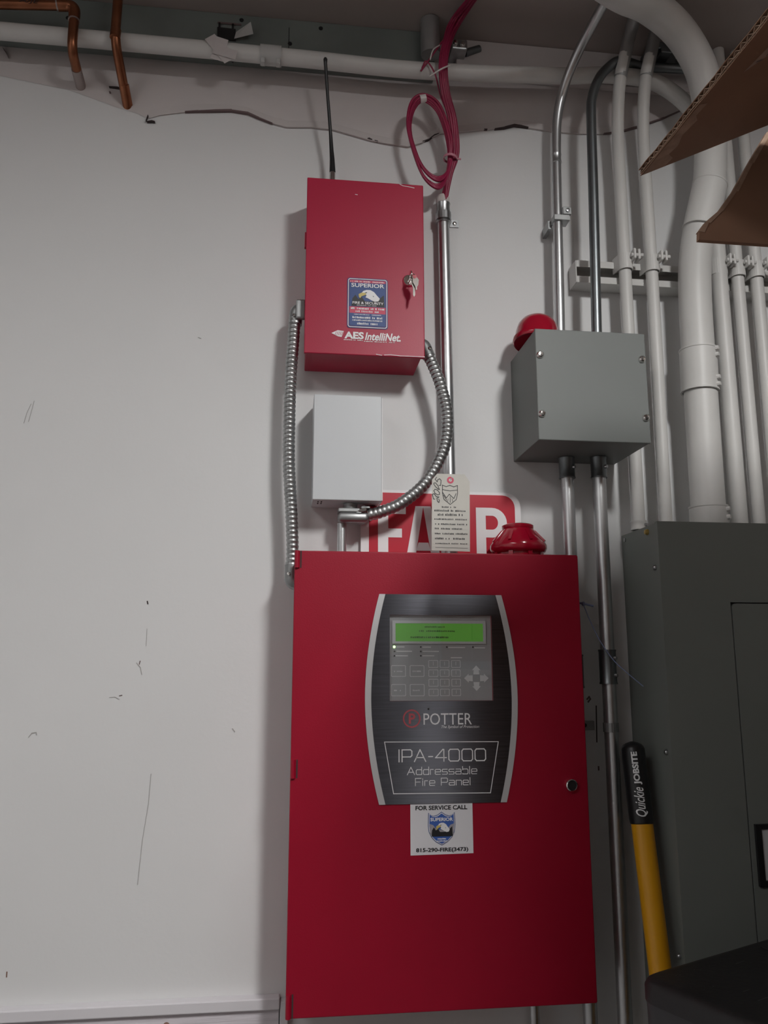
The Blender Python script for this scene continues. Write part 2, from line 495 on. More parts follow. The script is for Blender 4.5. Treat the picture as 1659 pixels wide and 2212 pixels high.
for (px, pz, qx, qz) in ((-0.175, 2.716, -0.135, 2.668), (-0.150, 2.715, -0.160, 2.668), (-0.165, 2.690, -0.122, 2.683)):
    d = Vector((qx - px, qz - pz)).normalized() * 0.012
    mb.quad((px - d.y, -0.0775, pz + d.x), (px + d.y, -0.079, pz - d.x), (qx + d.y, -0.076, qz - d.x), (qx - d.y, -0.074, qz + d.x))
obj('torn_tape', mb, 'drywall', wp, label='crumpled scraps of white tape')
obj('tape_dark_piece', MB().prism([(-0.147, 2.716), (-0.128, 2.714), (-0.131, 2.700), (-0.139, 2.704)], -0.034, -0.0305), 'black', wp, label='black piece behind the torn tape')  # flat black piece behind the tape

for nm, lab, pth, ends in (
    ('copper_pipe', 'copper pipe running in from the left edge and elbowing down into the wall',
     [(-1.3, -0.09, 2.72), (-0.567, -0.09, 2.735), (-0.430, -0.09, 2.747), (-0.430, -0.09, 2.650), (-0.434, 0.02, 2.640)], (-0.4585, -0.430)),
    ('copper_pipe', 'straight copper pipe dropping from the ceiling and bending back into the wall',
     [(-0.351, -0.09, CEIL - 0.001), (-0.352, -0.09, 2.681), (-0.339, 0.02, 2.592)], None)):
    t = thing(nm, lab, 'pipe', (pth[-2][0], -0.09, pth[-1][2]), 'copper pipes at the top left')
    obj('tube', MB().tube(fillet(pth, 0.026, 8), 0.0092, 16), 'copper', t, smooth=40)
    if ends:
        obj('elbow', MB().tube(fillet([(-0.462, -0.09, 2.7442), (-0.430, -0.09, 2.747), (-0.430, -0.09, 2.714)], 0.026, 8), 0.0107, 16), 'copper', t, smooth=40)
        obj('solder_joint', MB().tube([(-0.464, -0.09, 2.744), (-0.4615, -0.09, 2.7443)], 0.0112, 16), 'solder', t, smooth=40)
        obj('solder_joint', MB().tube([(-0.430, -0.09, 2.7155), (-0.430, -0.09, 2.713)], 0.0112, 16), 'solder', t, smooth=40)
        text('lettering', 'A/JE', -0.53, -0.494, 2.7335, 2.744, -0.0996, 'crack_dark', t, shear=0.2)
        obj('wall_end', MB().tube([(-0.4322, -0.045, 2.645), (-0.4338, 0.0, 2.641)], 0.0097, 16), 'solder', t, smooth=40)
    else:
        obj('sleeve', MB().tube([(-0.351, -0.09, 2.702), (-0.352, -0.09, 2.684)], 0.0101, 16), 'copper', t, smooth=40)
        obj('wall_end', MB().tube([(-0.3435, -0.03, 2.631), (-0.340, 0.0, 2.607)], 0.0097, 16), 'copper', t, smooth=40)

# steel drop and beam clamp behind the red cables
hp = thing('hanger_rod', 'pale steel pipe drop under the ceiling behind the red cables', 'pipe', (0.285, -0.05, 2.735))
obj('tube', MB().tube([(0.270, -0.062, CEIL - 0.001), (0.271, -0.058, 2.77), (0.272, -0.056, 2.738)], 0.020, 18), 'emt_dull', hp, smooth=40)
cl = thing('beam_clamp', 'small zinc clamp with two bolts right of the red cables', 'clamp', (0.338, -0.03, 2.765))
obj('saddle', MB().box(0.318, 0.352, -0.050, -0.001, 2.765, 2.789, 0.003), 'zinc', cl)
for x, z in ((0.326, 2.777), (0.341, 2.774)):
    obj('bolt', MB().lathe([(0, 0.007), (0.0045, 0.0065), (0.0055, 0.004), (0.0055, 0)], (x, -0.050, z), (0, -1, 0), 10), 'chrome', cl, smooth=40)
obj('rod', MB().tube([(0.352, -0.025, 2.777), (0.385, -0.02, 2.795)], 0.008, 10), 'emt_dark', cl, smooth=40)
bc2 = thing('beam_clamp', 'dark steel clamp under the ceiling behind the thick white conduit', 'clamp', (0.79, -0.05, 2.752))
obj('jaw', MB().box(0.745, 0.835, -0.075, -0.022, 2.788, 2.806, 0.003), 'emt_dark', bc2)
obj('saddle', MB().box(0.765, 0.79, -0.080, -0.030, 2.776, 2.7885, 0.002), 'emt_dark', bc2)
obj('bolt', MB().tube([(0.812, -0.06, CEIL - 0.002), (0.812, -0.06, 2.778)], 0.005, 8), 'zinc', bc2, smooth=40)
tr_ = obj('ceiling_trim', MB().box(0.335, 1.50, -0.020, -0.0015, 2.735, CEIL - 0.001), 'drywall')
tr_.name = 'trim_4'; tr_['kind'] = 'structure'

# ------------------------------------------------------------------ red fire cables
cb = thing('cable_bundle', 'bundle of magenta-red fire cables dropping from the ceiling with a coiled loop', 'cables', (0.302, -0.03, 2.434))
main = [(0.372, -0.230, 2.795), (0.345, -0.160, 2.795), (0.322, -0.085, 2.798), (0.302, -0.090, 2.746), (0.291, -0.094, 2.690), (0.297, -0.082, 2.636), (0.315, -0.062, 2.588), (0.321, -0.048, 2.525), (0.312, -0.040, 2.479), (0.303, -0.031, 2.43), (0.303, -0.030, 2.39)]
offs = [(-0.0075, 0.0), (-0.0045, -0.003), (-0.001, -0.0045), (0.003, -0.004), (0.0065, -0.001), (0.002, 0.003), (-0.003, 0.003)]
for k, (ox, oy) in enumerate(offs):
    pts = []
    for i, p in enumerate(main):
        s_ = 1.0 if 2 < i < 8 else (1.5 if i <= 2 else 0.62)
        pts.append((p[0] + ox * s_ + random.uniform(-0.001, 0.001), p[1] + oy * s_, p[2] + (ox * 0.8 if i < 2 else 0)))
    obj('cable', MB().tube(smooth_path(pts, 5), 0.0030, 8), 'red_cable', cb, smooth=50)
loop = [(0.314, -0.050, 2.520), (0.305, -0.052, 2.474), (0.283, -0.057, 2.450), (0.254, -0.060, 2.467), (0.234, -0.060, 2.513), (0.224, -0.060, 2.564), (0.232, -0.060, 2.610), (0.253, -0.060, 2.631), (0.280, -0.060, 2.617), (0.297, -0.057, 2.584), (0.308, -0.054, 2.541), (0.309, -0.050, 2.503), (0.304, -0.040, 2.462), (0.302, -0.031, 2.425)]
cx_, cz_ = 0.268, 2.54
for k in range(6):
    sc = 1.0 + (k - 2.5) * 0.035
    pts = []
    for i, p in enumerate(loop):
        w_ = 1.0 if 1 < i < 11 else 0.3
        s2 = 1 + (sc - 1) * w_ + (random.uniform(-0.03, 0.03) if 2 < i < 6 else 0)
        if i == 7: s2 = 1 + (k - 2.5) * 0.022
        pts.append((cx_ + (p[0] - cx_) * s2, p[1] - 0.003 * (k % 3) * w_ - 0.001, cz_ + (p[2] - cz_) * s2 - (0.012 * k / 5 if 1 < i < 4 else 0)))
    obj('cable_loop', MB().tube(smooth_path(pts, 6), 0.0029, 8), 'red_cable', cb, smooth=50)
obj('stray_cable', MB().tube(smooth_path([(0.335, -0.12, 2.80), (0.321, -0.085, 2.795), (0.280, -0.09, 2.727), (0.262, -0.085, 2.70), (0.247, -0.078, 2.680)], 6), 0.0018, 8), 'red_cable', cb, smooth=50)
obj('stray_cable', MB().tube(smooth_path([(0.249, -0.082, 2.684), (0.258, -0.084, 2.699), (0.276, -0.080, 2.675), (0.289, -0.07, 2.633), (0.307, -0.058, 2.60), (0.312, -0.054, 2.56)], 6), 0.0016, 8), 'red_cable', cb, smooth=50)
obj('tie_wrap', MB().tube(smooth_path([(0.284, -0.092, 2.732), (0.270, -0.094, 2.718), (0.264, -0.092, 2.696)], 5), 0.0013, 8), 'nylon', cb, smooth=50)
obj('tie_wrap', MB().tube(smooth_path([(0.262, -0.096, 2.655), (0.282, -0.108, 2.663), (0.302, -0.104, 2.678)], 5), 0.0016, 8), 'nylon', cb, smooth=50)
obj('tie_wrap', ring(0.311, -0.050, 2.508, (0.12, 0, 1), 0.0145, 0.005, 16, 0.0012), 'nylon_pink', cb, smooth=50)
obj('tie_tail', MB().box(0.324, 0.333, -0.052, -0.050, 2.506, 2.509), 'nylon_pink', cb)
obj('tape_wrap', MB().tube([(0.247, -0.0625, 2.6275), (0.259, -0.0625, 2.631)], 0.0085, 12), 'nylon', cb, smooth=50)

# ------------------------------------------------------------------ galvanised conduits
def emt(name, label, pts, r, m, group=None, n=14, part='tube', smoothn=6, fil=None, cat='conduit'):
    z = min(p[2] for p in pts)
    b = [p for p in pts if p[2] == z][0]
    t = thing(name, label, cat, (b[0], b[1], z), group)
    P = fillet(pts, fil, 8) if fil else (smooth_path(pts, smoothn) if len(pts) > 2 else pts)
    obj(part, MB().tube(P, r, n), m, t, smooth=40)
    return t
def coupling(t, x, y, z0, z1, r, m, name='coupling', screws=1):
    c = obj(name, MB().lathe([(r - 0.003, z0 - z0), (r, 0.0), (r, 0.002), (r - 0.0008, 0.004), (r - 0.0008, z1 - z0 - 0.004), (r, z1 - z0 - 0.002), (r, z1 - z0), (r - 0.003, z1 - z0)], (x, y, z0), (0, 0, 1), 20), m, t, smooth=40)
    for k in range(screws):
        zz = z0 + (z1 - z0) * (k + 0.5) / screws
        obj('screw', MB().lathe([(0, 0.004), (0.003, 0.0038), (0.0036, 0.002), (0.0036, -0.002)], (x + r * 0.55, y - r * 0.8, zz), (0.55, -0.83, 0), 8), 'zinc', c, smooth=40)
    return c
def strap(t, x, y, z, r, side, m, back=0.0):
    """one-hole strap: hoop over the pipe and an ear against the wall"""
    mb = MB(); w = 0.008; n = 10
    pr = []
    for k in range(n + 1):
        a = PI * k / n
        pr.append((x + math.cos(a) * (r + 0.0015), y - math.sin(a) * (r + 0.0015)))
    inner = [(x + (px - x) * (r / (r + 0.002)), y + (py - y) * (r / (r + 0.002))) for px, py in pr]
    ear = 0.021
    for k in range(n):
        a, b = pr[k], pr[k + 1]; c, d = inner[k + 1], inner[k]
        for zz, flip in ((z - w, True), (z + w, False)):
            q = [(a[0], a[1], zz), (b[0], b[1], zz), (c[0], c[1], zz), (d[0], d[1], zz)]
            mb.quad(*(q[::-1] if flip else q))
        mb.quad((a[0], a[1], z - w), (a[0], a[1], z + w), (b[0], b[1], z + w), (b[0], b[1], z - w))
    sx = x + side * (r + 0.0005)
    e0, e1 = sorted((sx, sx + side * ear))
    mb.box(min(sx, sx + side * 0.002), max(sx, sx + side * 0.002), y, back - 0.0005, z - w, z + w)
    mb.box(e0, e1, back - 0.003, back - 0.0005, z - w, z + w)
    s_ = obj('strap', mb, m, t)
    obj('screw', MB().lathe([(0, 0.0035), (0.003, 0.003), (0.0042, 0.001), (0.0042, 0)], (sx + side * 0.012, back - 0.003, z), (0, -1, 0), 10), 'chrome', s_, smooth=40)
    return s_

c1 = emt('metal_conduit', 'galvanised conduit with a white bushing feeding the red cables down behind the hanging tag', [(0.300, -0.024, 2.42), (0.306, -0.024, 1.684)], 0.0118, 'emt')
coupling(c1, 0.3002, -0.024, 2.378, 2.421, 0.0146, 'zinc', screws=0)
obj('bushing', MB().lathe([(0.008, -0.002), (0.0135, -0.002), (0.014, 0.012), (0.012, 0.016), (0.008, 0.016)], (0.300, -0.024, 2.422), (0, 0, 1), 20), 'nylon', c1, smooth=40, label='white plastic bushing')
strap(c1, 0.3003, -0.024, 2.392, 0.0146, 1, 'zinc')

ca = emt('metal_conduit', 'thin shiny conduit curving down into the left top of the grey junction box',
         [(0.585, -0.42, 2.748), (0.582, -0.230, 2.748), (0.577, -0.170, 2.743), (0.566, -0.120, 2.724), (0.551, -0.080, 2.682), (0.539, -0.058, 2.622), (0.535, -0.050, 2.539), (0.531, -0.05, 2.35), (0.526, -0.05, 2.098)], 0.0098, 'emt')
coupling(ca, 0.5345, -0.05, 2.515, 2.535, 0.0108, 'emt', screws=0)
st = obj('strap', MB().box(0.520, 0.553, -0.064, -0.0365, 2.380, 2.392, 0.001).box(0.538, 0.556, -0.066, -0.038, 2.392, 2.408, 0.001).box(0.515, 0.523, -0.040, -0.0005, 2.372, 2.390), 'cast_zinc', ca)
obj('screw', MB().lathe([(0, 0.004), (0.004, 0.003), (0.004, 0)], (0.5475, -0.066, 2.400), (0, -1, 0), 8), 'zinc', st)
emt('metal_conduit', 'dark grey conduit bending sideways under the ceiling and dropping into the junction box',
    [(1.3, -0.050, 2.775), (0.95, -0.050, 2.770), (0.80, -0.050, 2.764), (0.735, -0.055, 2.757), (0.668, -0.090, 2.736), (0.637, -0.092, 2.713), (0.616, -0.092, 2.684), (0.602, -0.092, 2.645), (0.597, -0.092, 2.597), (0.592, -0.092, 2.388), (0.584, -0.092, 2.098)], 0.0100, 'emt_dark')

l1 = emt('metal_conduit', 'galvanised conduit dropping from the junction box behind the right edge of the alarm panel', [(0.5305, -0.045, 1.889), (0.5305, -0.045, 0.0)], 0.0122, 'emt', fil=0.01)
l2 = emt('metal_conduit', 'bright galvanised conduit with a set-screw coupling between the alarm panel and breaker panel', [(0.590, -0.055, 1.889), (0.586, -0.055, 0.0)], 0.0128, 'emt', fil=0.01)
for t, x, y in ((l1, 0.5305, -0.045), (l2, 0.590, -0.055)):
    coupling(t, x, y, 1.848, 1.8885, 0.0158, 'emt_dark', 'connector', 1)
coupling(l2, 0.5885, -0.055, 1.462, 1.524, 0.0163, 'emt_dark', screws=2)
coupling(l1, 0.5305, -0.045, 1.455, 1.515, 0.0152, 'emt_dark', screws=0)
strap(l2, 0.5882, -0.055, 1.3855, 0.0130, 1, 'cast_zinc')
obj('strap_bridge', MB().box(0.5435, 0.575, -0.012, -0.0005, 1.377, 1.394, 0.001), 'cast_zinc', l2)
obj('strap_hole', MB().lathe([(0, 0.0008), (0.0038, 0.0006), (0.0038, 0)], (0.556, -0.012, 1.386), (0, -1, 0), 10), 'black', l2)
emt('metal_conduit', 'short length of conduit showing below the bottom edge of the alarm panel', [(0.437, -0.03, 0.964), (0.437, -0.03, 0.0)], 0.0085, 'emt', fil=0.01)
ws = emt('metal_conduit', 'short bright conduit stub between the flexible elbow and the alarm panel top', [(0.0985, -0.040, 1.752), (0.0985, -0.040, 1.684)], 0.0088, 'emt', fil=0.01)

# thin blue wire tied to the conduit
wb = thing('tie_wire', 'thin blue and silver wire twisted onto the conduit and curling over the breaker panel side', 'wire', (0.545, -0.06, 1.45))
obj('tie_loop', MB().tube(smooth_path([(0.520, -0.0585, 1.608), (0.536, -0.0605, 1.609), (0.545, -0.066, 1.607), (0.562, -0.066, 1.603)], 5), 0.0021, 8), 'wire_blue', wb, smooth=50)
obj('knot', MB().lathe([(0, -0.004), (0.004, -0.002), (0.0042, 0.002), (0, 0.004)], (0.543, -0.066, 1.607), (1, 0, 0.2), 8), 'wire_blue', wb, smooth=50)
obj('strand', MB().tube(smooth_path([(0.543, -0.067, 1.605), (0.552, -0.076, 1.572), (0.568, -0.080, 1.536), (0.588, -0.084, 1.505), (0.607, -0.095, 1.483), (0.632, -0.105, 1.459)], 6), 0.0010, 8), 'wire_blue', wb, smooth=50)

# ------------------------------------------------------------------ white painted conduits on the strut
GW = 'white conduits on the strut channel'
cc = emt('painted_conduit', 'white conduit passing behind the junction box, nearest it on the strut',
    [(0.688, -0.125, 2.813), (0.676, -0.106, 2.755), (0.664, -0.093, 2.693), (0.666, -0.066, 2.622), (0.668, -0.055, 2.54), (0.667, -0.055, 2.304), (0.664, -0.055, 1.749)], 0.0125, PW, GW)
cd = emt('painted_conduit', 'white conduit second along the strut, right beside the junction box',
    [(0.743, -0.112, 2.813), (0.732, -0.102, 2.757), (0.7197, -0.093, 2.699), (0.722, -0.066, 2.627), (0.724, -0.055, 2.526), (0.724, -0.055, 2.307), (0.719, -0.055, 1.749)], 0.0125, PW, GW)
ce = emt('painted_conduit', 'thick white conduit with bolted sleeves sweeping out from the wall at the top',
    [(0.40, -0.42, 2.66), (0.569, -0.300, 2.699), (0.665, -0.230, 2.741), (0.756, -0.170, 2.748), (0.813, -0.140, 2.699), (0.838, -0.120, 2.632), (0.841, -0.112, 2.554), (0.829, -0.112, 2.448), (0.807, -0.110, 2.370), (0.799, -0.092, 2.295), (0.799, -0.08, 2.221), (0.7965, -0.08, 2.104), (0.794, -0.08, 1.878), (0.793, -0.08, 1.749)], 0.0315, PW, GW, n=24)
cf = wp
cg = emt('painted_conduit', 'white conduit third from the right frame edge on the strut, next to the swept pipe', [(0.909, -0.055, CEIL - 0.001), (0.909, -0.055, 1.749)], 0.0128, PW, GW)
cg['label'] = 'slim straight white conduit second in from the right edge of the picture'
ch = emt('painted_conduit', 'slim straight white conduit cut by the right edge of the picture', [(0.951, -0.055, CEIL - 0.001), (0.951, -0.055, 1.749)], 0.0128, PW, GW)
# sleeves on the thick conduit
def sleeve(t, p0, p1, r, bolts):
    A = Vector(p1) - Vector(p0); L = A.length
    s_ = obj('sleeve', MB().lathe([(r - 0.003, 0), (r + 0.001, 0), (r + 0.001, 0.003), (r, 0.004), (r, L - 0.004), (r + 0.001, L - 0.003), (r + 0.001, L), (r - 0.003, L)], p0, A, 28), PW, t, smooth=30)
    for f in bolts:
        c = Vector(p0) + A * f
        d = Vector((0.62, -0.78, 0)).normalized()
        obj('bolt', MB().lathe([(0, 0.006), (0.004, 0.0055), (0.005, 0.003), (0.005, -0.003)], tuple(c + d * r), tuple(d), 8), PW, s_, smooth=40)
    if bolts:
        n_ = Vector((-0.2, -0.98, 0)).normalized()
        m0 = Vector(p0) + n_ * (r + 0.0007); m1 = Vector(p1) + n_ * (r + 0.0007)
        obj('seam', MB().tube([m0 + Vector((0.016, 0.0025, 0)), m1 + Vector((0.016, 0.0025, 0))], 0.0012, 6), PW, s_)
    return s_
sleeve(ce, (0.7945, -0.08, 2.020), (0.7966, -0.08, 2.108), 0.0352, (0.1, 0.26, 0.78, 0.93))
sleeve(ce, (0.793, -0.08, 1.7485), (0.7934, -0.08, 1.792), 0.0352, (0.45, 0.8))
sleeve(ce, (0.8035, -0.109, 2.350), (0.8305, -0.1135, 2.450), 0.0336, ())
for t, x in ((cc, 0.664), ):
    coupling(t, x, -0.055, 1.7485, 1.766, 0.0152, PW, 'connector', 1)
coupling(cd, 0.7193, -0.055, 1.7485, 1.766, 0.0152, PW, 'connector', 0)
obj('bare_tube', MB().tube(smooth_path([(0.688, -0.125, 2.813), (0.676, -0.106, 2.755), (0.664, -0.093, 2.693)], 8), 0.0129, 14), 'emt_dull', cc, smooth=40, label='unpainted metal upper end')
obj('bare_tube', MB().tube(smooth_path([(0.743, -0.112, 2.813), (0.732, -0.102, 2.757), (0.7197, -0.093, 2.699)], 8), 0.0129, 14), 'emt_dull', cd, smooth=40, label='unpainted metal upper end')

# strut channel and its clamps
su = thing('strut_channel', 'white painted slotted strut channel fixed across the wall behind the conduits', 'strut', (0.9, -0.02, 2.258))
mb = MB()
x0, x1 = 0.571, 1.45
mb.box(x0, x1, -0.003, -0.0005, 2.258, 2.306).box(x0, x1, -0.041, -0.003, 2.303, 2.306).box(x0, x1, -0.041, -0.003, 2.258, 2.261)
mb.box(x0, x1, -0.041, -0.0385, 2.292, 2.303).box(x0, x1, -0.041, -0.0385, 2.261, 2.272)
obj('channel', mb, PW, su)
obj('end_cap', MB().box(x0 - 0.0025, x0, -0.041, -0.0005, 2.258, 2.306, 0.001), PW, su)
for k in range(7):
    xx = 0.60 + k * 0.05
    obj('slot', MB().box(xx, xx + 0.028, -0.0042, -0.0031, 2.277, 2.288), 'crack_brown', su)
def strut_clamp(x, y, r, zc=2.297):
    c = obj('pipe_clamp', MB(), PW, su) if False else None
    mb = MB(); n = 12; w = 0.0165
    R = r + 0.0025
    ring_ = [(x + math.cos(PI * k / n) * R, y - math.sin(PI * k / n) * R) for k in range(n + 1)]
    ring_ = [(x + R + 0.003, -0.036)] + ring_ + [(x - R - 0.003, -0.036)]
    for a, b in zip(ring_[:-1], ring_[1:]):
        mb.quad((a[0], a[1], zc - w), (a[0], a[1], zc + w), (b[0], b[1], zc + w), (b[0], b[1], zc - w))
        ia = (x + (a[0] - x) * 0.87, y + (a[1] - y) * 0.87); ib = (x + (b[0] - x) * 0.87, y + (b[1] - y) * 0.87)
        for zz in (zc - w, zc + w):
            mb.quad((a[0], a[1], zz), (b[0], b[1], zz), (ib[0], ib[1], zz), (ia[0], ia[1], zz))
    c = obj('pipe_clamp', mb, PW, su, smooth=40)
    ex = x + R * 0.55
    obj('ear', MB().box(ex, ex + 0.005, y - R - 0.012, y - R * 0.6, zc - 0.002, zc + w + 0.004, 0.002).box(ex + 0.010, ex + 0.015, y - R - 0.010, y - R * 0.4, zc - 0.002, zc + w + 0.004, 0.002), PW, c)
    obj('bolt', MB().tube([(ex - 0.004, y - R - 0.005, zc + 0.008), (ex + 0.021, y - R - 0.005, zc + 0.008)], 0.004, 8), PW, c, smooth=40)
for x, r in ((0.667, 0.0125), (0.724, 0.0125), (0.866, 0.0163), (0.909, 0.0128), (0.951, 0.0128)):
    strut_clamp(x, -0.057, r)

# ------------------------------------------------------------------ flexible conduits
def flex(t, pts, r=0.0098, pitch=0.0085):
    P = smooth_path(pts, 40)
    # resample evenly
    L = [0.0]
    for a, b in zip(P[:-1], P[1:]): L.append(L[-1] + (b - a).length)
    step = pitch / 6
    N = int(L[-1] / step); Q = []; j = 0
    for k in range(N + 1):
        s_ = L[-1] * k / N
        while j < len(L) - 2 and L[j + 1] < s_: j += 1
        f = (s_ - L[j]) / max(L[j + 1] - L[j], 1e-9)
        Q.append(P[j].lerp(P[j + 1], f))
    def rf(i, a):
        ph = (i * step / pitch + a / (2 * PI)) % 1.0
        return r + 0.0019 * (1 - abs(2 * ph - 1)) ** 0.6 * (1.0 if ph < 0.5 else 0.85)
    return obj('flexible_tube', MB().tube(Q, r, 18, rf=rf), 'flex_steel', t, smooth=28)

fl = thing('flexible_conduit', 'ribbed steel flexible conduit hanging left from the small red box to the alarm panel', 'conduit', (0.012, -0.06, 1.63))
flex(fl, [(0.004, -0.06, 2.140), (0.002, -0.06, 2.09), (-0.001, -0.058, 2.03), (-0.002, -0.056, 1.947), (-0.001, -0.056, 1.86), (0.006, -0.057, 1.76), (0.009, -0.058, 1.70), (0.008, -0.058, 1.665)])
con = obj('connector', MB().tube(fillet([(0.026, -0.058, 2.158), (0.006, -0.058, 2.158), (0.005, -0.059, 2.128)], 0.016, 8), 0.0125, 18), 'cast_zinc', fl, smooth=40)
obj('clamp_plate', MB().box(0.006, 0.024, -0.078, -0.066, 2.134, 2.172, 0.003), 'cast_zinc', con)
obj('screw', MB().lathe([(0, 0.004), (0.003, 0.0036), (0.003, -0.006)], (0.004, -0.072, 2.141), (-0.6, -0.8, 0), 8), 'chrome', con, smooth=40)
con = obj('connector', MB().tube(fillet([(0.008, -0.058, 1.672), (0.008, -0.058, 1.642), (0.019, -0.058, 1.638)], 0.016, 8), 0.0125, 18), 'cast_zinc', fl, smooth=40)
obj('screw', MB().lathe([(0, 0.004), (0.003, 0.0036), (0.003, -0.002)], (0.004, -0.070, 1.655), (-0.3, -0.95, 0), 8), 'chrome', con, smooth=40)

fr = thing('flexible_conduit', 'ribbed steel flexible conduit bowing right from the small red box to the grey module', 'conduit', (0.12, -0.06, 1.752))
flex(fr, [(0.257, -0.062, 2.082), (0.268, -0.066, 2.055), (0.281, -0.070, 2.015), (0.292, -0.073, 1.955), (0.284, -0.075, 1.890), (0.251, -0.074, 1.828), (0.206, -0.070, 1.788), (0.170, -0.062, 1.772), (0.146, -0.056, 1.766)])
con = obj('connector', MB().tube(fillet([(0.236, -0.056, 2.102), (0.252, -0.058, 2.100), (0.260, -0.063, 2.074)], 0.014, 8), 0.0125, 18), 'cast_zinc', fr, smooth=40)
obj('screw', MB().lathe([(0, 0.005), (0.003, 0.0046), (0.003, -0.004)], (0.259, -0.072, 2.088), (0.4, -0.9, 0), 8), 'chrome', con, smooth=40)
con = obj('elbow_connector', MB().box(0.0895, 0.146, -0.068, -0.032, 1.7515, 1.770, 0.007, 3), 'cast_zinc', fr, smooth=40)
obj('clamp_plate', MB().box(0.090, 0.132, -0.066, -0.034, 1.769, 1.777, 0.002), 'cast_zinc', con)
obj('clamp_jaw', MB().quad((0.122, -0.069, 1.768), (0.136, -0.070, 1.781), (0.142, -0.069, 1.779), (0.130, -0.069, 1.767)).box(0.132, 0.148, -0.066, -0.044, 1.777, 1.781, 0.001), 'cast_zinc', con)
obj('screw', MB().tube([(0.128, -0.071, 1.773), (0.140, -0.071, 1.774)], 0.0028, 8), 'chrome', con, smooth=40)

# ------------------------------------------------------------------ small red radio box
rb = thing('radio_transmitter_box', 'small red metal cabinet with a whip antenna mounted above the alarm panel', 'alarm box', (0.134, -0.05, 2.057))
FY = -0.1
obj('body', MB().box(0.025, 0.240, -0.092, -0.0005, 2.0585, 2.409, 0.0015), 'red_radio', rb)
door = obj('door', MB().box(0.022, 0.246, FY, -0.0925, 2.057, 2.411, 0.0016), 'red_radio', rb)
obj('hinge', MB().box(0.0195, 0.0222, -0.094, -0.085, 2.27, 2.30), 'red_radio', door)
for pts in ([(0.200, 2.4095), (0.206, 2.4065), (0.216, 2.4055), (0.228, 2.4035)], [(0.114, 2.3815), (0.118, 2.3810)], [(0.170, 2.0595), (0.182, 2.0605), (0.20, 2.0590), (0.23, 2.0592), (0.245, 2.0590)], [(0.155, 2.060), (0.165, 2.0585)]):
    obj('chipped_paint', MB().stroke(pts, 0.0011, FY - 0.0006), 'print_white', door)
lk = obj('lock', MB().lathe([(0, 0.006), (0.006, 0.006), (0.0105, 0.005), (0.012, 0.002), (0.012, 0)], (0.2165, FY, 2.209), (0, -1, 0), 24), 'chrome', door, smooth=40, label='round chrome cam lock')
obj('antenna_base', MB().lathe([(0, 0), (0.0060, 0), (0.0060, 0.050), (0.0045, 0.053), (0, 0.053)], (0.0725, -0.045, 2.4095), (0, 0, 1), 14), 'chrome', rb, smooth=40)
an = obj('antenna', MB().tube([(0.0725, -0.045, 2.461), (0.0724, -0.045, 2.466), (0.0715, -0.045, 2.49), (0.0700, -0.045, 2.51), (0.067, -0.053, 2.544), (0.0590, -0.072, 2.618), (0.0535, -0.088, 2.671), (0.0533, -0.090, 2.678), (0.0532, -0.0905, 2.681)], 0.004, 12,
    rf=lambda i, a: (0.0062, 0.006, 0.0050, 0.0042, 0.0034, 0.0031, 0.0034, 0.0042, 0.0025)[i]), 'rubber_black', rb, smooth=50, label='thin black rubber whip antenna')
kr = thing('key_ring', 'two small keys hanging from the chrome lock of the small red box', 'keys', (0.220, -0.112, 2.17))
obj('key', MB().box(0.2145, 0.2185, -0.124, -0.107, 2.204, 2.214, 0.001).lathe([(0.0035, -0.001), (0.0085, -0.001), (0.0085, 0.001), (0.0035, 0.001), (0.0035, -0.001)], (0.2165, -0.128, 2.207), (1, 0, 0.1), 16), 'chrome', kr, smooth=40)
obj('ring', MB().tube([(0.219 + 0.006 * math.cos(a), -0.130, 2.202 + 0.007 * math.sin(a)) for a in [2 * PI * k / 16 for k in range(17)]], 0.0008, 6), 'chrome', kr, smooth=50)
mb = MB()
mb.prism([(0.214, 2.201), (0.220, 2.204), (0.2265, 2.199), (0.227, 2.190), (0.224, 2.183), (0.2235, 2.167), (0.2215, 2.163), (0.2195, 2.167), (0.2195, 2.182), (0.2145, 2.192)], -0.1305, -0.1285)
obj('key', mb, 'chrome', kr)
mb = MB().prism([(0.218, 2.203), (0.2245, 2.203), (0.230, 2.196), (0.229, 2.186), (0.2265, 2.181), (0.2265, 2.176), (0.2245, 2.175), (0.2235, 2.182), (0.219, 2.19)], -0.134, -0.132)
obj('key', mb, 'chrome', kr)
obj('red_dot', MB().lathe([(0, 0.001), (0.0035, 0.0008), (0.0035, 0)], (0.2225, -0.134, 2.2015), (0, -1, 0), 12), 'print_red', kr, label='red dot on the key')

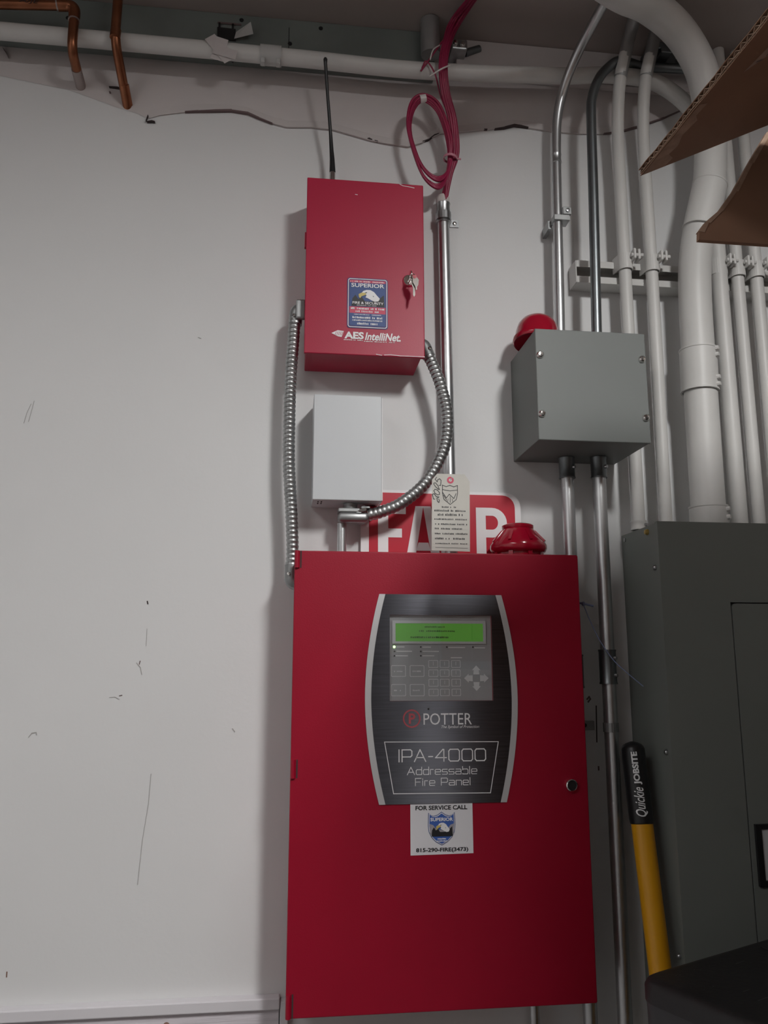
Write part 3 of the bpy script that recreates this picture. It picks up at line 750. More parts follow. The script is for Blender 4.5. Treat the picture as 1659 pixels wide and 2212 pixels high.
# sticker with the eagle
def eagle(parent, M, y, name='eagle'):
    """flat printed eagle head; M maps drawing coordinates (0..1, 0..1 up) to (x, z)"""
    def poly(nm, pts, m, dy):
        obj(nm, MB().flat([M(a, b) for a, b in pts], y - dy), m, parent)
    poly('feathers_print', [(0.05, 0.02), (0.08, 0.42), (0.16, 0.62), (0.24, 0.40), (0.34, 0.52), (0.42, 0.30), (0.62, 0.30), (0.80, 0.42), (0.95, 0.66), (0.97, 0.02)], 'print_black', 0.0004)
    poly('head_print', [(0.33, 0.72), (0.38, 0.84), (0.47, 0.90), (0.58, 0.90), (0.68, 0.80), (0.76, 0.62), (0.84, 0.46), (0.80, 0.32), (0.70, 0.29), (0.60, 0.36), (0.50, 0.46), (0.44, 0.50), (0.47, 0.60), (0.42, 0.68)], 'print_white', 0.0008)
    poly('beak_print', [(0.25, 0.66), (0.33, 0.74), (0.43, 0.74), (0.47, 0.66), (0.40, 0.60), (0.33, 0.55), (0.29, 0.44), (0.255, 0.52)], 'print_yellow', 0.0009)
    poly('eye_print', [(0.42, 0.745), (0.47, 0.78), (0.485, 0.74), (0.45, 0.725)], 'print_black', 0.0012)
    poly('eye_print', [(0.645, 0.60), (0.67, 0.575), (0.675, 0.54), (0.655, 0.55)], 'print_black', 0.0012)
stk = obj('sticker', MB().prism(rrect(0.100, 0.1765, 2.1095, 2.2095, 0.005), FY - 0.0008, FY), 'print_navy', rb, label='blue and red security company sticker with a white eagle head')
Y1 = FY - 0.0012
obj('border_print', MB().stroke(rrect(0.1022, 0.1743, 2.1117, 2.2073, 0.004), 0.0013, Y1, True), 'print_white', stk)
obj('sky_print', MB().flat([(0.1045, 2.152), (0.172, 2.152), (0.172, 2.200), (0.1045, 2.200)], Y1), 'print_blue', stk)
obj('band_print', MB().flat([(0.1045, 2.139), (0.172, 2.139), (0.172, 2.152), (0.1045, 2.152)], Y1), 'print_pink', stk)
obj('field_print', MB().flat([(0.1045, 2.1145), (0.172, 2.1145), (0.172, 2.139), (0.1045, 2.139)], Y1), 'print_blue', stk)
obj('band_print', MB().flat([(0.1045, 2.200), (0.172, 2.200), (0.172, 2.205), (0.1045, 2.205)], Y1), 'print_pink', stk)
mb = MB(); dashes(0.106, 0.170, 2.2012, 0.0022, Y1 - 0.0004, 34, mb); obj('small_print', mb, 'print_white', stk)
text('lettering', 'SUPERIOR', 0.1075, 0.1695, 2.1905, 2.1985, Y1 - 0.0008, 'print_white', stk, bold=0.02)
eagle(stk, lambda a, b: (0.1045 + a * 0.0675, 2.152 + b * 0.0375), Y1)
text('lettering', 'FIRE & SECURITY', 0.110, 0.168, 2.1565, 2.1615, Y1 - 0.0016, 'print_white', stk, bold=0.02)
mb = MB()
dashes(0.118, 0.155, 2.1535, 0.0014, Y1 - 0.0016, 24, mb)
dashes(0.107, 0.170, 2.1465, 0.0038, Y1 - 0.0006, 22, mb, 0.85); dashes(0.116, 0.160, 2.1410, 0.0036, Y1 - 0.0006, 16, mb, 0.85)
dashes(0.113, 0.164, 2.1355, 0.0018, Y1 - 0.0006, 26, mb); dashes(0.110, 0.167, 2.1285, 0.0042, Y1 - 0.0006, 20, mb, 0.85)
dashes(0.110, 0.167, 2.1235, 0.0030, Y1 - 0.0006, 24, mb); dashes(0.119, 0.158, 2.1165, 0.0042, Y1 - 0.0006, 14, mb, 0.85)
obj('small_print', mb, 'print_white', stk)
lg = obj('logo', MB().flat([(0.0715, 2.0975), (0.083, 2.1035), (0.0945, 2.1025), (0.0905, 2.0905), (0.084, 2.0915)], FY - 0.0008), 'print_white', rb, label='white arrow-shaped logo mark')
mb = MB()
for k in range(5):
    mb.stroke([(0.0785 + k * 0.003, 2.0945), (0.0805 + k * 0.003, 2.1005)], 0.0008, FY - 0.0013)
obj('mark_lines', mb, 'red_radio', lg)
text('lettering', 'AES', 0.0955, 0.1315, 2.0880, 2.1020, FY - 0.0008, 'print_white', rb, bold=0.04)
text('lettering', 'IntelliNet.', 0.1335, 0.2005, 2.0865, 2.1020, FY - 0.0008, 'print_white', rb, bold=0.025, shear=0.25)
mb = MB(); dashes(0.0945, 0.130, 2.0850, 0.0018, FY - 0.0008, 24, mb, 0.95); dashes(0.132, 0.190, 2.0835, 0.0018, FY - 0.0008, 36, mb, 0.95)
obj('small_print', mb, 'print_white', rb)

# ------------------------------------------------------------------ light grey relay module
rm = thing('relay_module', 'pale grey sheet-metal module box between the two red cabinets', 'module box', (0.106, -0.04, 1.787))
obj('cover', MB().box(0.0425, 0.1675, -0.080, -0.003, 1.788, 1.986, 0.0015), 'module_grey', rm)
obj('flange', MB().box(0.1675, 0.1695, -0.078, -0.003, 1.789, 1.984, 0.0006), 'print_white', rm)
obj('backplate', MB().box(0.0455, 0.1645, -0.003, -0.0003, 1.791, 1.983), 'module_grey', rm)
for x in (0.052, 0.058):
    for y in (-0.066, -0.060, -0.050):
        obj('vent_slot', MB().box(x, x + 0.0025, y, y + (0.0028 if y < -0.055 else 0.009), 1.7874, 1.7882), 'black', rm)
obj('knockout_ring', MB().lathe([(0.006, 0), (0.013, 0), (0.013, 0.009), (0.006, 0.009)], (0.113, -0.05, 1.778), (0, 0, 1), 20), 'cast_zinc', rm, smooth=40)
obj('red_seal', MB().box(0.140, 0.163, -0.040, -0.022, 1.776, 1.787, 0.002), 'red_plastic', rm, label='dark red plastic piece under the module')

# ------------------------------------------------------------------ FACP sign
sg = thing('fire_panel_sign', 'red and white plastic sign reading FACP standing behind the alarm panel top', 'sign', (0.29, -0.008, 1.63))
obj('backing', MB().prism(rrect(0.136, 0.4465, 1.630, 1.824, 0.030), -0.0115, -0.0085), 'print_white', sg)
obj('red_field', MB().prism(rrect(0.1515, 0.4345, 1.640, 1.8185, 0.024, corners='b'), -0.0122, -0.0116), 'red_sign', sg)
SY = -0.0128
def signp(nm, polys):
    mb = MB()
    for p in polys: mb.flat(p, SY)
    return obj(nm, mb, 'print_white', sg)
zb, zt = 1.655, 1.7935
signp('letter', [[(0.1685, zb), (0.188, zb), (0.188, zt), (0.1685, zt)], [(0.188, 1.7775), (0.2215, 1.7775), (0.2215, zt), (0.188, zt)], [(0.188, 1.7325), (0.214, 1.7325), (0.214, 1.7495), (0.188, 1.7495)]])
signp('letter', [[(0.215, zb), (0.233, zb), (0.2552, zt), (0.240, zt)], [(0.2767, zb), (0.2947, zb), (0.2697, zt), (0.2547, zt)], [(0.241, 1.708), (0.2685, 1.708), (0.2645, 1.7235), (0.2455, 1.7235)]])
ccx = 0.3135; pts_o = []; pts_i = []
mbc = MB()
for k in range(18):
    a0 = math.radians(50 + 260 * k / 18); a1 = math.radians(50 + 260 * (k + 1) / 18)
    f = lambda a, rx, rz: (ccx + rx * math.cos(a), 1.7245 + rz * math.sin(a))
    mbc.flat([f(a0, 0.0255, 0.070), f(a1, 0.0255, 0.070), f(a1, 0.0100, 0.052), f(a0, 0.0100, 0.052)], SY)
obj('letter', mbc, 'print_white', sg)
mbp = MB().flat([(0.3575, zb), (0.3765, zb), (0.3765, zt), (0.3575, zt)], SY)
for k in range(14):
    a0 = math.radians(-90 + 180 * k / 14); a1 = math.radians(-90 + 180 * (k + 1) / 14)
    f = lambda a, rx, rz: (0.389 + rx * math.cos(a), 1.7645 + rz * math.sin(a))
    mbp.flat([f(a0, 0.029, 0.029), f(a1, 0.029, 0.029), f(a1, 0.0115, 0.0135), f(a0, 0.0115, 0.0135)], SY)
mbp.flat([(0.3765, 1.778), (0.389, 1.778), (0.389, zt), (0.3765, zt)], SY).flat([(0.3765, 1.7355), (0.389, 1.7355), (0.389, 1.751), (0.3765, 1.751)], SY)
obj('letter', mbp, 'print_white', sg)

# ------------------------------------------------------------------ inspection tag
tg = thing('inspection_tag', 'grey card inspection tag with handwritten 2025 and a red-ringed hole', 'tag', (0.292, -0.09, 1.697))
TY = -0.0900
tag_poly = [(0.2565, 1.698), (0.3265, 1.697), (0.3285, 1.826), (0.3195, 1.8395), (0.268, 1.8395), (0.2585, 1.828)]
obj('card', MB().prism(tag_poly, TY, TY + 0.0008), 'tag_card', tg)
hx, hz = 0.2925, 1.828
obj('reinforcement', MB().lathe([(0.0028, 0.0004), (0.0064, 0.0004), (0.0064, 0), (0.0028, 0)], (hx, TY, hz), (0, -1, 0), 18), 'print_pink', tg, label='red reinforcing ring')
obj('hole', MB().lathe([(0, 0.0003), (0.0029, 0.0003)], (hx, TY, hz), (0, -1, 0), 14), 'nylon', tg)
obj('string', MB().tube(smooth_path([(hx, TY - 0.001, hz), (hx + 0.002, TY - 0.003, hz + 0.004), (0.296, -0.075, 1.842), (0.303, -0.037, 1.845)], 5), 0.0006, 6), 'nylon', tg)
PY = TY - 0.0004
ox, oz = 0.2565, 1.698
def tagpt(cx, cz):   # drawing units read off the card: 0..100 across, 0..200 up
    return (ox + cx * 0.00070, oz + cz * 0.00070)
hand = [[(378, 662), (404, 764), (432, 766)],                                   # strokes of the handwritten year, measured off the card
        [(376, 658), (400, 636), (432, 644), (470, 702), (540, 712), (488, 742), (500, 812), (536, 846), (546, 800), (530, 760)],
        [(415, 562), (440, 526), (500, 540), (550, 600), (550, 650), (510, 662), (440, 622), (415, 562)],
        [(415, 402), (420, 372), (462, 372), (520, 440), (550, 530), (518, 514), (466, 470), (415, 402)],
        [(484, 230), (450, 278), (500, 342), (512, 292), (560, 264), (596, 302), (582, 430), (546, 424)]]
hand = [[((x - 345) / 9.35, (2000 - y) / 9.2) for x, y in p] for p in hand]
mb = MB()
for p in hand: mb.stroke([tagpt(x, z) for x, z in p], 0.0012, PY)
obj('handwriting', mb, 'print_black', tg, label='2025 handwritten in black up the left side')
shield = [(30, 172), (40, 168), (50, 172), (60, 168), (70, 172), (70, 150), (66, 134), (50, 121), (34, 134), (30, 150)]
mb = MB().stroke([tagpt(x, z) for x, z in shield], 0.0011, PY, True)
mb.stroke([tagpt(31, 160), tagpt(50, 157), tagpt(69, 160)], 0.0009, PY)
mb.stroke([tagpt(31, 152), tagpt(40, 138), tagpt(48, 148), tagpt(60, 137), tagpt(66, 150)], 0.0011, PY)
mb.stroke([tagpt(33, 145), tagpt(41, 132)], 0.0009, PY).stroke([tagpt(50, 142), tagpt(50, 126)], 0.0009, PY).stroke([tagpt(45, 136), tagpt(43, 128)], 0.0007, PY).stroke([tagpt(55, 136), tagpt(57, 128)], 0.0007, PY)
obj('shield_print', mb, 'print_black', tg)
mb = MB()
for (a, b, z, h, n) in ((28, 72, 112, 4, 14), (8, 95, 102, 5, 22), (17, 84, 91, 6, 17), (8, 95, 80, 4, 22), (10, 95, 67, 4, 22), (9, 82, 55, 4.5, 18), (9, 95, 42, 4.5, 22), (9, 96, 29, 5, 22), (10, 94, 17, 3, 22)):
    p0 = tagpt(a, z); p1 = tagpt(b, z)
    dashes(p0[0], p1[0], p0[1], h * 0.0007, PY, n, mb)
mb.stroke([tagpt(10, 8), tagpt(94, 7)], 0.0005, PY)
obj('small_print', mb, 'print_black', tg)

# ------------------------------------------------------------------ fire alarm control panel
FX0, FX1, FZ0, FZ1 = 0.0145, 0.5145, 0.9585, 1.688
fp = thing('fire_alarm_panel', 'large red fire alarm control panel with a black display plate', 'alarm panel', (0.264, -0.06, FZ0))
PYD = -0.120
WX0, WX1, WZ0, WZ1 = 0.1765, 0.3550, 1.4365, 1.5810
obj('body', MB().box(0.0195, 0.5095, -0.104, -0.0125, 0.9635, 1.684, 0.002).box(0.06, 0.47, -0.0125, -0.0005, 1.0, 1.62), 'red_panel', fp)
door = obj('door', MB().frame(FX0, FX1, FZ0, FZ1, WX0, WX1, WZ0, WZ1, PYD, -0.1045), 'red_panel', fp)
obj('edge_roll', MB().tube([(FX0, PYD + 0.002, FZ1), (FX1, PYD + 0.002, FZ1)], 0.002, 8).tube([(FX1, PYD + 0.002, FZ0), (FX1, PYD + 0.002, FZ1)], 0.002, 8).tube([(FX0, PYD + 0.002, FZ0), (FX1, PYD + 0.002, FZ0)], 0.002, 8).tube([(FX0, PYD + 0.002, FZ0), (FX0, PYD + 0.002, FZ1)], 0.002, 8), 'red_panel', door, smooth=50)
for z0, z1 in ((1.660, 1.6895), (1.315, 1.344), (0.9575, 0.992)):
    h = obj('hinge', MB().tube([(0.0168, PYD - 0.0010, z0), (0.0168, PYD - 0.0010, z1)], 0.0042, 12), 'red_panel', fp, smooth=40)
    obj('hinge_gap', MB().box(0.0222, 0.0245, PYD - 0.0004, PYD + 0.001, z0, z1), 'crack_dark', h)
lk = obj('lock', MB().lathe([(0.0086, 0.0), (0.0100, 0.0), (0.0100, 0.006), (0.0085, 0.0075), (0.0078, 0.006)], (0.4862, PYD, 1.2965), (0, -1, 0), 24), 'chrome', door, smooth=40, label='round chrome door lock')
obj('lock_core', MB().lathe([(0, 0.0045), (0.0086, 0.0045), (0.0086, 0)], (0.4862, PYD, 1.2965), (0, -1, 0), 24), 'black', door)

# curved black plate with silver side strips
PZ0, PZ1 = 1.2710, 1.6165
cxp = 0.266
def half_w(z):
    t = (z - (PZ0 + PZ1) / 2) / ((PZ1 - PZ0) / 2)
    return 0.1315 - 0.0240 * abs(t) ** 1.9
zs = sorted(set([PZ0 + (PZ1 - PZ0) * k / 24 for k in range(25)] + [WZ0, WZ1]))
pl = MB(); Yp = PYD - 0.0016
SW = 0.0105
for a, b in zip(zs[:-1], zs[1:]):
    la, lb = cxp - half_w(a) + SW, cxp - half_w(b) + SW
    ra, rb_ = cxp + half_w(a) - SW, cxp + half_w(b) - SW
    if a >= WZ0 - 1e-6 and b <= WZ1 + 1e-6:
        pl.prism([(la, a), (WX0, a), (WX0, b), (lb, b)], Yp, PYD)
        pl.prism([(WX1, a), (ra, a), (rb_, b), (WX1, b)], Yp, PYD)
    else:
        pl.prism([(la, a), (ra, a), (rb_, b), (lb, b)], Yp, PYD)
plate = obj('face_plate', pl, 'plate_black', fp, label='brushed black face plate with bowed silver edges')
for sgn in (-1, 1):
    mb = MB()
    for a, b in zip(zs[:-1], zs[1:]):
        oa, ob = cxp + sgn * half_w(a), cxp + sgn * half_w(b)
        ia, ib = oa - sgn * SW, ob - sgn * SW
        mb.prism([(ia, a), (oa, a), (ob, b), (ib, b)], Yp - 0.0003, PYD)
    obj('silver_strip', mb, 'plate_silver', plate)
LY = Yp - 0.0004
obj('frame_print', MB().stroke([(0.1675, 1.3705), (0.3615, 1.3690), (0.3460, 1.2865), (0.1825, 1.2880)], 0.0012, LY, True), 'print_white', plate)
text('lettering', 'POTTER', 0.2335, 0.3165, 1.3975, 1.4165, LY, 'print_white', plate)
text('lettering', 'The Symbol of Protection', 0.2640, 0.3290, 1.3905, 1.3965, LY, 'print_white', plate, shear=0.3)
lg = obj('logo_ring', MB().lathe([(0.0126, 0.0), (0.0150, 0.0)], (0.2135, LY, 1.4080), (0, -1, 0), 32), 'print_red', plate)
text('logo_letter', 'P', 0.2085, 0.2195, 1.3995, 1.4165, LY, 'print_red', plate, bold=0.03)

# wide square lettering drawn as strokes
def rr(w, h, c=0.12):
    return [(c, 0), (w - c, 0), (w, c), (w, h - c), (w - c, h), (c, h), (0, h - c), (0, c), (c, 0)]
G = {'I': (0.10, [[(0.05, 0), (0.05, 1)]]),
     'P': (1.0, [[(0, 0), (0, 1), (0.86, 1), (1, 0.88), (1, 0.52), (0.86, 0.4), (0, 0.4)]]),
     'A': (1.15, [[(0, 0), (0.575, 1), (1.15, 0)], [(0.2, 0.33), (0.95, 0.33)]]),
     '-': (0.5, [[(0.05, 0.40), (0.45, 0.40)]]),
     '4': (1.1, [[(0.85, 0), (0.85, 1), (0.75, 1), (0, 0.3), (1.1, 0.3)]]),
     '0': (1.1, [rr(1.1, 1, 0.15)]),
     'F': (0.9, [[(0, 0), (0, 1), (0.9, 1)], [(0, 0.5), (0.75, 0.5)]]),
     'd': (0.85, [rr(0.85, 0.66), [(0.85, 0), (0.85, 1)]]),
     'b': (0.85, [rr(0.85, 0.66), [(0, 0), (0, 1)]]),
     'r': (0.5, [[(0, 0), (0, 0.66), (0.45, 0.66)]]),
     'e': (0.85, [[(0, 0.33), (0.85, 0.33), (0.85, 0.56), (0.75, 0.66), (0.1, 0.66), (0, 0.56), (0, 0.1), (0.1, 0), (0.8, 0)]]),
     's': (0.8, [[(0.8, 0.66), (0.08, 0.66), (0, 0.58), (0, 0.41), (0.08, 0.33), (0.72, 0.33), (0.8, 0.25), (0.8, 0.08), (0.72, 0), (0, 0)]]),
     'a': (0.85, [[(0.05, 0.66), (0.75, 0.66), (0.85, 0.56), (0.85, 0), (0.1, 0), (0, 0.08), (0, 0.28), (0.1, 0.36), (0.85, 0.36)]]),
     'l': (0.05, [[(0, 0), (0, 1)]]),
     'i': (0.05, [[(0, 0), (0, 0.66)], [(0, 0.85), (0, 0.95)]]),
     'n': (0.85, [[(0, 0), (0, 0.66), (0.75, 0.66), (0.85, 0.56), (0.85, 0)]])}
def stroke_text(s, x0, x1, z0, z1, y, w, m, parent):
    adv = 0; items = []
    for ch in s:
        if ch == ' ':
            adv += 0.75; continue
        wd, st_ = G[ch]
        items.append((adv, st_)); adv += wd + 0.26
    adv -= 0.26
    kx = (x1 - x0) / adv; kz = z1 - z0
    mb = MB()
    for a, st_ in items:
        for p in st_:
            mb.stroke([(x0 + (a + q[0]) * kx, z0 + q[1] * kz) for q in p], w, y)
    return obj('lettering', mb, m, parent)
stroke_text('IPA-4000', 0.1910, 0.3390, 1.3385, 1.3575, LY, 0.0017, 'print_white', plate)
stroke_text('Addressable', 0.2055, 0.3235, 1.3175, 1.3295, LY, 0.0011, 'print_white', plate)
stroke_text('Fire Panel', 0.2190, 0.3120, 1.3000, 1.3115, LY, 0.0011, 'print_white', plate)
obj('screw_dot', MB().lathe([(0, 0.0006), (0.0016, 0.0004), (0.0016, 0)], (0.2420, Yp, 1.4235), (0, -1, 0), 10), 'black', plate)

# display module behind the window
DY = -0.1155
dm = obj('display_module', MB().box(WX0 + 0.0002, WX1 - 0.0002, DY, -0.1043, WZ0 + 0.0002, WZ1 - 0.0002), 'display_face', fp, label='grey keypad and green display behind the window')
def dX(px): return 0.1805 + (px - 845) * 0.000820
def dZ(py): return 1.5725 - (py - 1340) * 0.000787
obj('lcd_bezel', MB().frame(dX(846), dX(1046), dZ(1391), dZ(1341), dX(853), dX(1040), dZ(1386), dZ(1347), DY - 0.0025, DY), 'display_bezel', dm)
obj('lcd_screen', MB().box(dX(853), dX(1040), DY - 0.0012, DY, dZ(1386), dZ(1347)), 'lcd', dm, label='lit green text display')
mb = MB(); yl = DY - 0.0016
dashes(dX(915), dX(962), dZ(1356), 0.0026, yl, 13, mb); dashes(dX(903), dX(980), dZ(1365), 0.0026, yl, 20, mb); dashes(dX(885), dX(967), dZ(1379), 0.0032, yl, 20, mb, 0.9)
obj('lcd_text', mb, 'lcd_ink', dm)
for i, (x, y) in enumerate(((850.5, 1398), (851, 1407.5), (851, 1417), (906.5, 1398), (906.5, 1407.5), (906.5, 1417), (962, 1398), (1018, 1398))):
    obj('indicator_light', MB().lathe([(0, 0.0008), (0.0022 if i == 0 else 0.0014, 0.0006), (0.0022 if i == 0 else 0.0014, 0)], (dX(x), DY, dZ(y)), (0, -1, 0), 10), 'led_on' if i == 0 else 'black', dm)
mb = MB(); yb = DY - 0.0005
for a, b, y in ((855, 872, 1398), (855, 888, 1407.5), (853, 879, 1417), (910, 928, 1398.5), (910, 945, 1407.5), (910, 935, 1417), (965, 1001, 1399), (1021, 1044, 1399.5), (970, 994, 1421)):
    mb.flat([(dX(a), dZ(y + 1.2)), (dX(b), dZ(y + 1.2)), (dX(b), dZ(y - 1.2)), (dX(a), dZ(y - 1.2))], yb)
obj('small_print', mb, 'print_grey', dm)
for (x0, x1) in ((844, 874), (883, 913)):
    for (y0, y1) in ((1438, 1461), (1478, 1502)):
        b = obj('button', MB().stroke(rrect(dX(x0) + 0.0005, dX(x1), dZ(y1), dZ(y0), 0.0015, 3), 0.0011, yb, True), 'print_grey', dm)
        dashes(dX(x0 + 6), dX(x1 - 6), dZ((y0 + y1) / 2 + 2), 0.0026, yb, 6, mbq := MB(), 0.9)
        mbq.f and obj('legend', mbq, 'print_grey', b)
for (x0, x1) in ((923, 942.5), (947, 966), (971.5, 990)):
    for (y0, y1) in ((1427, 1442), (1447, 1461), (1467, 1482), (1488, 1502)):
        b = obj('button', MB().stroke(rrect(dX(x0), dX(x1), dZ(y1), dZ(y0), 0.0013, 3), 0.0010, yb, True), 'print_grey', dm)
        xm = dX((x0 + x1) / 2)
        obj('legend', MB().stroke([(xm, dZ(y0 + 3)), (xm, dZ(y1 - 5))], 0.0008, yb), 'print_grey', b)
ax, az = dX(1024), dZ(1465)
for k in range(4):
    c, s_ = math.cos(k * PI / 2), math.sin(k * PI / 2)
    arr = [(-0.0075, 0.0135), (0, 0.0215), (0.0075, 0.0135), (0.0045, 0.0135), (0.0052, 0.0065), (-0.0052, 0.0065), (-0.0045, 0.0135)]
    obj('arrow_button', MB().flat([(ax + p * c - q * s_, az + p * s_ + q * c) for p, q in arr], DY - 0.0008), 'print_grey', dm)
obj('window_pane', MB().box(WX0 + 0.0003, WX1 - 0.0003, -0.1202, -0.1194, WZ0 + 0.0003, WZ1 - 0.0003), 'pane_glass', fp, label='clear window pane over the keypad')
# service sticker
ss = obj('sticker', MB().prism([(0.2105, 1.1910), (0.3152, 1.1920), (0.3150, 1.2708), (0.2105, 1.2705)], PYD - 0.0006, PYD), 'sticker_white', fp, label='white FOR SERVICE CALL sticker with a blue eagle shield')
Y2 = PYD - 0.0010
text('lettering', 'FOR SERVICE CALL', 0.2190, 0.3060, 1.2610, 1.2680, Y2, 'print_black', ss, bold=0.03)
text('lettering', '815-290-FIRE(3473)', 0.2195, 0.3065, 1.1940, 1.2020, Y2, 'print_black', ss, bold=0.03)
def shield_poly(x0, x1, z0, z1, k=1.0):
    P = [(0.02, 0.98), (0.12, 0.90), (0.22, 0.88), (0.35, 0.91), (0.5, 1.0), (0.65, 0.91), (0.78, 0.88), (0.88, 0.90), (0.98, 0.98), (1.0, 0.6), (0.97, 0.40), (0.88, 0.24), (0.72, 0.10), (0.5, 0.0), (0.28, 0.10), (0.12, 0.24), (0.03, 0.40), (0.0, 0.6)]
    return [(x0 + ((p - 0.5) * k + 0.5) * (x1 - x0), z0 + ((q - 0.5) * k + 0.5) * (z1 - z0)) for p, q in P]
obj('shield_print', MB().flat(shield_poly(0.2395, 0.2855, 1.2055, 1.2580), Y2), 'print_blue', ss)
obj('shield_rim', MB().flat(shield_poly(0.2395, 0.2855, 1.2055, 1.2580, 0.955), Y2 - 0.0004), 'print_white', ss)
obj('shield_field', MB().flat(shield_poly(0.2395, 0.2855, 1.2055, 1.2580, 0.905), Y2 - 0.0008), 'print_royal', ss)
obj('mountain_print', MB().flat([(0.2422, 1.2395), (0.248, 1.2375), (0.2545, 1.230), (0.271, 1.230), (0.277, 1.2375), (0.2828, 1.2395), (0.2822, 1.2225), (0.2430, 1.2225)], Y2 - 0.0012), 'mountain_grey', ss)
eagle(ss, lambda a, b: (0.2432 + a * 0.0385, 1.2195 + b * 0.024), Y2 - 0.0012)
text('lettering', 'SUPERIOR', 0.2435, 0.2815, 1.2435, 1.2490, Y2 - 0.0012, 'print_white', ss, bold=0.03)
mb = MB(); dashes(0.2555, 0.2695, 1.2150, 0.0022, Y2 - 0.0012, 7, mb, 0.9); dashes(0.2535, 0.2715, 1.2115, 0.0022, Y2 - 0.0012, 9, mb, 0.9)
obj('small_print', mb, 'print_white', ss)

# ------------------------------------------------------------------ red plastic detector covers
def red_cover(label, loc, rot, scale=1.0, dish=False):
    t = thing('detector_cover', label, 'detector cover', loc, 'red plastic covers')
    prof = [(0.0, 0.004), (0.040, 0.004), (0.0445, 0.000), (0.046, 0.004), (0.042, 0.0075), (0.0425, 0.014), (0.0500, 0.0165), (0.0528, 0.022), (0.0528, 0.029), (0.0490, 0.036), (0.0415, 0.046), (0.0330, 0.056), (0.0285, 0.0605), (0.0295, 0.0615), (0.0295, 0.067), (0.027, 0.069), (0.010, 0.0700), (0, 0.0700)]
    if dish:
        prof = [(0.0, 0.006), (0.040, 0.004), (0.0470, 0.000), (0.0500, 0.003), (0.0500, 0.009), (0.0465, 0.012), (0.0455, 0.030), (0.0425, 0.044), (0.0360, 0.055), (0.0260, 0.0625), (0.0130, 0.066), (0, 0.067)]
    prof = [(r * scale, z * scale) for r, z in prof]
    loc = Vector(loc)
    M = Matrix.Rotation(rot[0], 3, 'X') @ Matrix.Rotation(rot[1], 3, 'Y')
    mb = MB().lathe(prof, (0, 0, 0), (0, 0, 1), 40)
    mb.v = [tuple(M @ Vector(v) + loc) for v in mb.v]
    obj('shell', mb, 'red_plastic', t, smooth=45)
    for k in range(0 if dish else 8):
        a = 2 * PI * k / 8 + 0.2
        m2 = MB().box(-0.004, 0.004, -0.0015, 0.0015, 0.004, 0.017)
        R_ = Matrix.Rotation(a, 3, 'Z')
        m2.v = [tuple(M @ (R_ @ (Vector(v) + Vector((0, -0.0455, 0))) * scale) + loc) for v in m2.v]
        obj('rib', m2, 'red_plastic', t)
        m3 = MB().box(-0.0025, 0.0025, -0.003, 0.001, 0, 0.028)
        T = Matrix.Rotation(-0.75, 3, 'X')
        m3.v = [tuple(M @ (R_ @ (T @ Vector(v) + Vector((0, -0.0505, 0.034))) * scale) + loc) for v in m3.v]
        obj('fin', m3, 'red_plastic', t)
    if dish:
        m4 = MB().tube([(0.020 * math.cos(a) , 0.020 * math.sin(a), 0.0640) for a in [2 * PI * k / 24 for k in range(25)]], 0.0022, 8)
        m4.v = [tuple(M @ (Vector(v) * scale) + loc) for v in m4.v]
        obj('top_bead', m4, 'red_plastic', t, smooth=50)
    return t
red_cover('red plastic detector cover standing on top of the large alarm panel', (0.4255, -0.0585, 1.6845), (0, 0), 0.99)
red_cover('red plastic detector cover tipped over on top of the grey junction box', (0.4680, -0.076, 2.104), (math.radians(-8), math.radians(9)), 0.90, True)

# ------------------------------------------------------------------ grey junction box
jb = thing('junction_box', 'square grey steel junction box with four cover screws', 'junction box', (0.5425, -0.08, 1.889))
obj('body', MB().box(0.4385, 0.6455, -0.158, -0.0005, 1.8895, 2.0970, 0.001), 'box_grey', jb)
cv = obj('cover', MB().box(0.4375, 0.6465, -0.1650, -0.1585, 1.8885, 2.0980, 0.0016), 'box_grey', jb)
for x, z in ((0.4455, 2.0475), (0.6378, 2.0480), (0.4450, 1.9365), (0.6385, 1.9365)):
    s_ = obj('screw', MB().lathe([(0, 0.0062), (0.004, 0.006), (0.0062, 0.004), (0.0070, 0.0)], (x, -0.165, z), (0, -1, 0), 14), 'chrome', cv, smooth=40)
    obj('slot', MB().box(x - 0.0005, x + 0.0005, -0.1715, -0.168, z - 0.004, z + 0.004), 'black', s_)

# ------------------------------------------------------------------ breaker panel
bk = thing('breaker_panel', 'large dark grey electrical breaker panel with an inset door at the right edge', 'breaker panel', (0.9, -0.08, 0.55))
BX0, BX1, BZ0, BZ1 = 0.6500, 1.15, 0.55, 1.7475
obj('tub', MB().box(0.6515, BX1 - 0.001, -0.152, -0.0005, BZ0, BZ1 - 0.0015, 0.0015), 'breaker_grey', bk)
DX0, DX1, DZ0, DZ1 = 0.7765, 1.03, 0.70, 1.6050
cv = obj('cover', MB().frame(BX0, BX1, BZ0, BZ1, DX0, DX1, DZ0, DZ1, -0.160, -0.1525), 'breaker_grey', bk)
obj('gap', MB().box(DX0 - 0.002, DX1 + 0.002, -0.1535, -0.1524, DZ0 - 0.002, DZ1 + 0.002), 'black', bk)
dr = obj('door', MB().prism(rrect(DX0 + 0.0022, DX1 - 0.0022, DZ0 + 0.0022, DZ1 - 0.0022, 0.008), -0.1605, -0.1545), 'breaker_grey', bk)
obj('latch_frame', MB().frame(0.7865, 0.842, 1.1365, 1.2345, 0.7965, 0.834, 1.1455, 1.2265, -0.1665, -0.1606), 'rubber_black', dr)
obj('latch_handle', MB().box(0.7965, 0.834, -0.1635, -0.1608, 1.1455, 1.2265, 0.001), 'display_bezel', dr)
